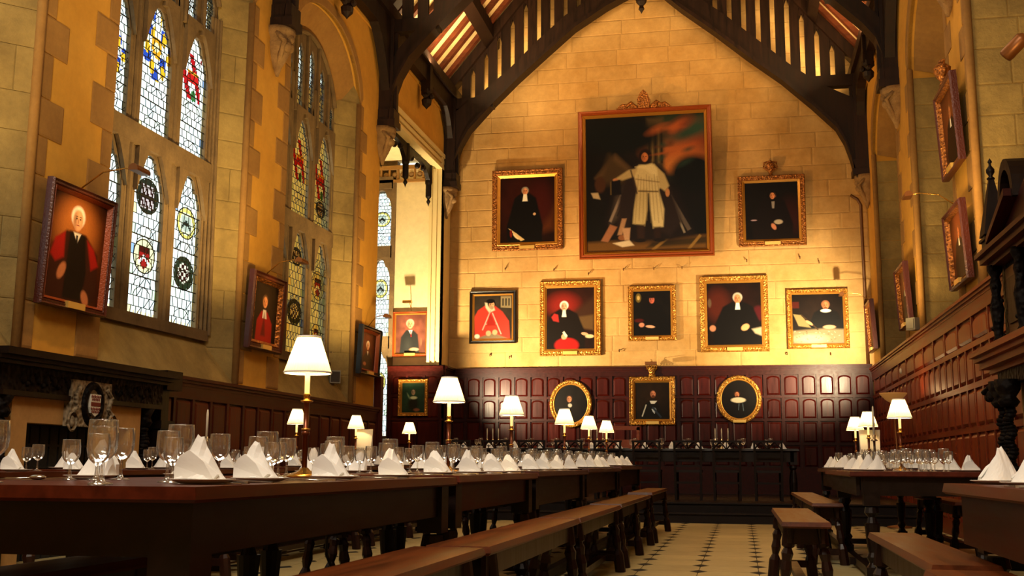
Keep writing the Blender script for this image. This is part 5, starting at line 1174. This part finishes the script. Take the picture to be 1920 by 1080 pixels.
put_lamp(1.40, 3.35, .735, 'pleated lamp cut off by the right edge of the picture', 'pleated lamps on the right row')
# uplighter
t = thing('floor_lamp', 'tall uplighter with a shallow amber bowl by the right wall', 'lamp', (2.03, 15.6, 0))
B().lathe([(.16, 0), (.16, .02), (.03, .04), (.001, .04)], 20).build('base', 'bronzel', t, True); B().tube([(.04, 0, .03), (0, 0, 1.66)], .013, 8).build('pole', 'bronzel', t, True)
B().lathe([(.05, 1.66), (.10, 1.69), (.175, 1.77), (.18, 1.785), (.172, 1.785), (.095, 1.70), (.001, 1.68)], 28).build('bowl', 'alab', t, True)
B().ball((0, 0, 1.73), .025, 8).build('bulb', 'hot', t, True); point('uplighter_light', (0, 0, 1.80), 5, .05, (1, .6, .25), t)

# ---- tableware
def glass_mesh(h, r, name='bowl'):
    prof_bowl = [(.003, h*.42), (r*.45, h*.45), (r*.80, h*.54), (r*.98, h*.67), (r, h*.76), (r*.95, h*.88), (r*.86, h)]
    b = B().lathe(prof_bowl, 20, cap=False); return b
def make_glass(h, r, nm, label):
    t = thing(nm, label, 'glass')
    b = B().lathe([(r*.80, 0.001), (r*.80, .003), (r*.3, .008), (.006, .016), (.0042, .03), (.004, h*.38), (.007, h*.42), (r*.45, h*.452), (r*.80, h*.54), (r*.98, h*.67), (r, h*.76), (r*.97, h*.88), (r*.92, h), (r*.88, h), (r*.93, h*.88), (r*.955, h*.76), (r*.93, h*.67), (r*.74, h*.545), (r*.4, h*.47), (.002, h*.455)], 20, cap=False)
    b.build('bowl', 'glass', t, True)
    return proto(t)
# glasses and napkins have no parts large enough to show: single meshes
def glass_single(h, r, nm):
    b = B().lathe([(.001, .001), (r*.80, .001), (r*.80, .003), (r*.3, .008), (.006, .016), (.0042, .03), (.004, h*.38), (.007, h*.40), (r*.42, h*.43), (r*.72, h*.49), (r*.92, h*.57), (r, h*.68), (r*1.0, h*.80), (r*.97, h*.92), (r*.95, h*.995), (r*.935, h), (r*.92, h*.99)], 24, cap=False)
    return b.mesh(nm, 'glass', True)
G_BIG = glass_single(.165, .038, 'water_goblet'); G_MED = glass_single(.145, .033, 'wine_glass'); G_SM = glass_single(.125, .027, 'small_wine_glass')
def napkin_mesh(seed, h=.115):
    """folded linen: steep back, peak, long slope towards the diner (+x), with an overlapping front fold"""
    r = np.random.default_rng(seed); b = B()
    st = [(-.062, .05, .010), (-.062, .30, .034), (-.055, .55, .046), (-.040, .84, .047), (-.026, 1.0, .042), (-.014, .93, .044), (-.004, .96, .045), (.012, .74, .048), (.032, .50, .048), (.054, .24, .040), (.070, .06, .022), (.074, .01, .006)]
    n = 13
    for x, hh, d_ in st:
        hh *= h*r.uniform(.96, 1.04); x += r.uniform(-.002, .002); rid = r.uniform(-.004, .004)
        for k in range(n):
            t = -1+2*k/(n-1); a = abs(t)
            z = hh*(1-a**1.25)*(1+.05*math.sin(5*t+seed)) ; y = d_*t*(1-.10*math.cos(3*t+seed))+rid*(1-a)
            b.v.append((x+.010*(1-a)*(1 if x < 0 else 0)*math.sin(seed), y, max(0, z)))
    m = len(st)
    for j in range(m-1):
        for k in range(n-1): b.f.append((j*n+k, j*n+k+1, (j+1)*n+k+1, (j+1)*n+k))
        b.f.append((j*n+n-1, j*n, (j+1)*n, (j+1)*n+n-1))
    b.f.append(tuple(range(n-1, -1, -1))); b.f.append(tuple((m-1)*n+k for k in range(n)))
    i = len(b.v)   # front fold: a flap lying over the side that faces the camera
    P = [(-.060, -.040, .0), (.066, -.034, .0), (.070, -.020, h*.10), (.030, -.034, h*.40), (-.018, -.034, h*.66), (-.048, -.036, h*.52), (-.063, -.036, h*.30)]
    for q in P: b.v.append((q[0], q[1]-.007, q[2]))
    for q in P: b.v.append((q[0]*.96, q[1]+.010, q[2]*.96))
    b.f += [tuple(i+k for k in range(7)), tuple(i+13-k for k in range(7))]+[(i+k, i+7+k, i+7+(k+1) % 7, i+(k+1) % 7) for k in range(7)]
    b.v = [(x*.88, y, z) for x, y, z in b.v]
    return b.mesh('napkin', 'napkin', False)
NAP = [napkin_mesh(k, h) for k, h in ((1, .114), (2, .104), (3, .118), (5, .108))]
PLATE = B().lathe([(.001, .002), (.055, .002), (.062, .004), (.085, .012), (.087, .014), (.084, .014), (.06, .007), (.001, .006)], 24).mesh('side_plate', 'china', True)
DPLATE = B().lathe([(.001, .002), (.085, .002), (.09, .004), (.132, .014), (.134, .017), (.130, .017), (.09, .008), (.001, .007)], 32).mesh('dinner_plate', 'china', True)
def cut(kind):
    b = B()
    if kind == 'knife': b.hexa([(-.006, -.11, .001), (.006, -.11, .001), (.006, -.01, .001), (-.006, -.01, .001), (-.005, -.11, .008), (.005, -.11, .008), (.005, -.01, .008), (-.005, -.01, .008)]); b.hexa([(-.008, -.01, .001), (.007, -.01, .001), (.002, .11, .001), (-.006, .11, .001), (-.008, -.01, .003), (.007, -.01, .004), (.002, .11, .003), (-.006, .11, .003)])
    elif kind == 'fork':
        b.hexa([(-.006, -.10, .001), (.006, -.10, .001), (.003, .03, .006), (-.003, .03, .006), (-.006, -.10, .004), (.006, -.10, .004), (.003, .03, .010), (-.003, .03, .010)]); b.box(-.011, .011, .03, .05, .006, .009)
        for k in range(4): b.box(-.011+k*.0063, -.0085+k*.0063, .05, .095, .005, .008)
    else:
        b.hexa([(-.006, -.10, .001), (.006, -.10, .001), (.003, .04, .006), (-.003, .04, .006), (-.006, -.10, .004), (.006, -.10, .004), (.003, .04, .010), (-.003, .04, .010)]); b.ball((0, .065, .010), .02, 10, (.9, 1.4, .4))
    return b.mesh(kind, 'steel', kind == 'spoon')
KN, FK, SP = cut('knife'), cut('fork'), cut('spoon')
def item(mesh, name, cat, loc, rz, label, group): return tagged(link(mesh, name, None, loc, rz), label, cat, group)
def setting(row, k, x, y, side, where, gname, glasses=3, cutlery=False, plate=True):
    """one place: napkin by the table edge, glasses inwards; side=+1 when the edge is towards +X"""
    z = tz(row, y)
    if z is None: return
    o = ORD[k] if k < 20 else 'last'; r = lambda a=.012: float(rng.uniform(-a, a)); u = side
    big_ = cutlery
    item(NAP[int(rng.integers(4))], 'napkin', 'napkin', (x-u*.14+r(), y+.10+r(.02), z+(.0145 if plate else .001)), (0 if u > 0 else PI)+r(.3), 'white napkin, %s from near end, %s' % (o, where), 'folded napkins '+gname)
    if plate: item(PLATE, 'side_plate', 'plate', (x-u*.13, y+.10, z), 0, 'small plate under the %s napkin from near end, %s' % (o, where), 'plates '+gname)
    G = [(G_BIG, 'water_goblet', 'large goblet', .33, -.03), (G_MED, 'wine_glass', 'middle sized wine glass', .31, -.125), (G_SM, 'small_wine_glass', 'small wine glass', .25, -.19)]
    for m, nm, lb, dx, dy in G[:glasses]:
        gx, gy = x-u*dx+r(.02), y+dy+r(.02)
        for bx_, by_, br in BUSY:
            if math.hypot(gx-bx_, gy-by_) < br+.045: gx += u*(br+.05)
        item(m, nm, 'glass', (gx, gy, z), 0, '%s by the %s napkin, %s' % (lb, o, where), 'glasses '+gname)
    if cutlery:
        for m, nm, dx, dy, rz in ((KN, 'knife', .13, -.20, PI/2), (FK, 'fork', .13, -.02, PI/2), (SP, 'spoon', .12, -.25, PI/2)):
            item(m, nm, 'cutlery', (x-u*dx, y+dy+r(), z), (rz if u > 0 else -rz)+r(.1), '%s by the %s napkin, %s' % (nm, o, where), 'cutlery '+gname)
ysA = [2.62, 2.98, 3.60, 4.28, 4.95, 5.62, 6.18, 6.70, 7.30, 7.92, 8.55, 9.15, 9.75, 10.35, 10.95, 11.55, 12.15, 12.75, 13.35, 13.95]
for k, y in enumerate(ysA): setting('A', k, AX1-.02, y, 1, 'aisle side of long left row', 'on the aisle side of the left row', 3, 0 < k < 11)
ysA2 = [2.62, 3.25, 3.9, 4.55, 5.2, 5.85, 6.5, 7.1, 7.7, 8.3, 8.9, 9.5, 10.1, 10.7, 11.3, 11.9, 12.5, 13.1, 13.7]
for k, y in enumerate(ysA2): setting('A', k, AX0+.02, y, -1, 'wall side of long left row', 'on the wall side of the left row', 3, k < 2)
ysB = [5.6, 6.2, 6.9, 7.6, 8.3, 9.0, 9.7, 10.4, 11.1, 11.8, 12.5, 13.2, 13.9, 14.4]
for k, y in enumerate(ysB):
    setting('B', k, BX1-.02, y, 1, 'room side of left wall row', 'on the left wall row', 2)
    if k % 2 == 0: setting('B', k, BX0+.02, y+.1, -1, 'panelling side of left wall row', 'on the panelling side of the wall row', 2)
# right row
for k, y in enumerate((2.35, 3.05, 3.55, 4.0)): setting('C', k, .73, y, -1, 'aisle side of nearest right table', 'on the nearest right table', 3 if k < 2 else 0, k < 3)
for k, y in enumerate((2.6, 3.4, 4.05)): setting('C', k, 1.76, y, 1, 'wall side of nearest right table', 'on the wall side of the nearest right table', 2)
for k, y in enumerate((8.4, 9.0, 9.6, 10.2, 10.8, 11.4, 12.0, 12.6)):
    setting('C', k, .82, y, -1, 'aisle side of farther right tables', 'on the farther right tables', 3)
    setting('C', k, 1.74, y, 1, 'wall side of farther right tables', 'on the wall side of the farther right tables', 2)
# extra glasses standing together in the middle of the right table
for k, (x, y) in enumerate(((1.22, 8.6), (1.30, 8.75), (1.25, 8.45), (1.36, 8.9), (1.32, 8.55), (1.22, 9.0))):
    item(G_BIG if k % 2 else G_MED, 'wine_glass', 'glass', (x, y, .762), 0, '%s glass of the cluster in the middle of the farther right table' % ORD[k], 'clustered glasses on the right table')
# high table settings
k = 0
for x in [.62-.42*q for q in range(13)]:
    item(NAP[k % 4], 'napkin', 'napkin', (x, 17.55, hz), 0, 'white napkin on the high table, %s from its right end' % ORD[k], 'napkins on the high table')
    item(G_BIG, 'water_goblet', 'glass', (x-.17, 17.62, hz), 0, 'goblet left of the %s napkin on the high table' % ORD[k], 'glasses on the high table')
    item(G_MED, 'wine_glass', 'glass', (x-.23, 17.58, hz), 0, 'wine glass left of the %s napkin on the high table' % ORD[k], 'glasses on the high table')
    item(DPLATE, 'dinner_plate', 'plate', (x-.02, 17.98, hz), 0, 'plate opposite the %s napkin on the high table' % ORD[k], 'plates on the high table'); k += 1
# candelabra
def candelabra(x, y, z, sp, label, group, n=3, h=.32):
    t = thing('candelabra', label, 'candle holder', (x, y, z), 0, group)
    b = B().lathe([(.06, 0), (.06, .01), (.02, .03), (.012, .05), (.02, .08), (.01, .1), (.012, .13), (.001, .135)], 12); b.build('base', 'silver', t, True)
    for k in range(n):
        dx = (k-(n-1)/2)*sp
        b = B().tube([(0, 0, .09), (dx*.6, 0, .06), (dx, 0, .10), (dx, 0, .13)], .006, 6); b.lathe([(.005, .12), (.022, .13), (.022, .135), (.012, .14), (.014, .16), (.001, .16)], 10, (dx, 0, 0)); a = b.build('arm', 'silver', t, True)
        c = B().lathe([(.010, .155), (.0095, h*.9), (.006, h), (.001, h+.008)], 10, (dx, 0, 0)).build('candle', 'candle', t, True)
        B().tube([(dx, 0, h), (dx+.001, 0, h+.018)], .0015, 5).build('wick', 'ink', c)
gc = 'three branched candelabra on the high table'
candelabra(-4.0, 17.75, hz, .095, 'three candle holder at the left of the high table', gc); candelabra(-2.27, 17.7, hz, .095, 'three candle holder in the middle of the high table', gc); candelabra(-.30, 17.75, hz, .10, 'three candle holder at the right of the high table', gc)
def candlestick(x, y, z, h, label):
    t = thing('candlestick', label, 'candle holder', (x, y, z))
    B().lathe([(.05, 0), (.05, .01), (.015, .03), (.01, .08), (.018, .12), (.01, .16), (.012, h*.44), (.035, h*.45), (.03, h*.46), (.012, h*.48), (.016, h*.54), (.001, h*.54)], 14).build('stick', 'silver', t, True)
    c = B().lathe([(.011, h*.52), (.010, h*.92), (.006, h*.99), (.001, h)], 10).build('candle', 'candle', t, True); B().tube([(0, 0, h*.98), (0, 0, h+.012)], .0015, 5).build('wick', 'ink', c)
candlestick(1.25, 11.1, .775, .60, 'single tall white candle in a silver stick before the reserved card on the right')
candlestick(-4.42, 8.62, .742, .50, 'single white candle standing up behind the left glasses')
# reserved cards
def card(x, y, z, w_, h_, lean, label, rz=0, size=.05):
    t = thing('reserved_card', label, 'sign', (x, y, z), rz)
    b = B(); b.hexa([(-w_/2*.8, -.04, .0), (w_/2*.8, -.04, .0), (w_/2*.8, -.037, .0), (-w_/2*.8, -.037, .0), (-w_/2, -.005+lean, h_), (w_/2, -.005+lean, h_), (w_/2, -.002+lean, h_), (-w_/2, -.002+lean, h_)]); b.build('card_front', 'card', t)
    b = B(); b.hexa([(-w_/2*.8, .05, .0), (w_/2*.8, .05, .0), (w_/2*.8, .053, .0), (-w_/2*.8, .053, .0), (-w_/2, -.001+lean, h_), (w_/2, -.001+lean, h_), (w_/2, .002+lean, h_), (-w_/2, .002+lean, h_)]); b.build('card_back', 'card', t)
    c = bpy.data.curves.new('lettering_curve', 'FONT'); c.body = 'RESERVED'; c.size = size; c.align_x = 'CENTER'; c.extrude = .0006; c.materials.append(MT['ink'])
    tmp = bpy.data.objects.new('lettering_tmp', c); me = bpy.data.meshes.new_from_object(tmp); bpy.data.objects.remove(tmp)
    o = bpy.data.objects.new('lettering', me); COL.objects.link(o); o.parent = t; ang = math.atan2(h_, .035+lean); o.rotation_euler = (ang, 0, 0)
    fz = .42; o.location = (0, -.04+(.035+lean)*fz-.0025, h_*fz)
card(-4.33, 12.35, .775, .215, .42, 0, 'white reserved card standing among the left wall glasses', 0, .042)
card(1.30, 11.95, .775, .215, .40, 0, 'white reserved card standing before a lamp on the right table', .12, .042)
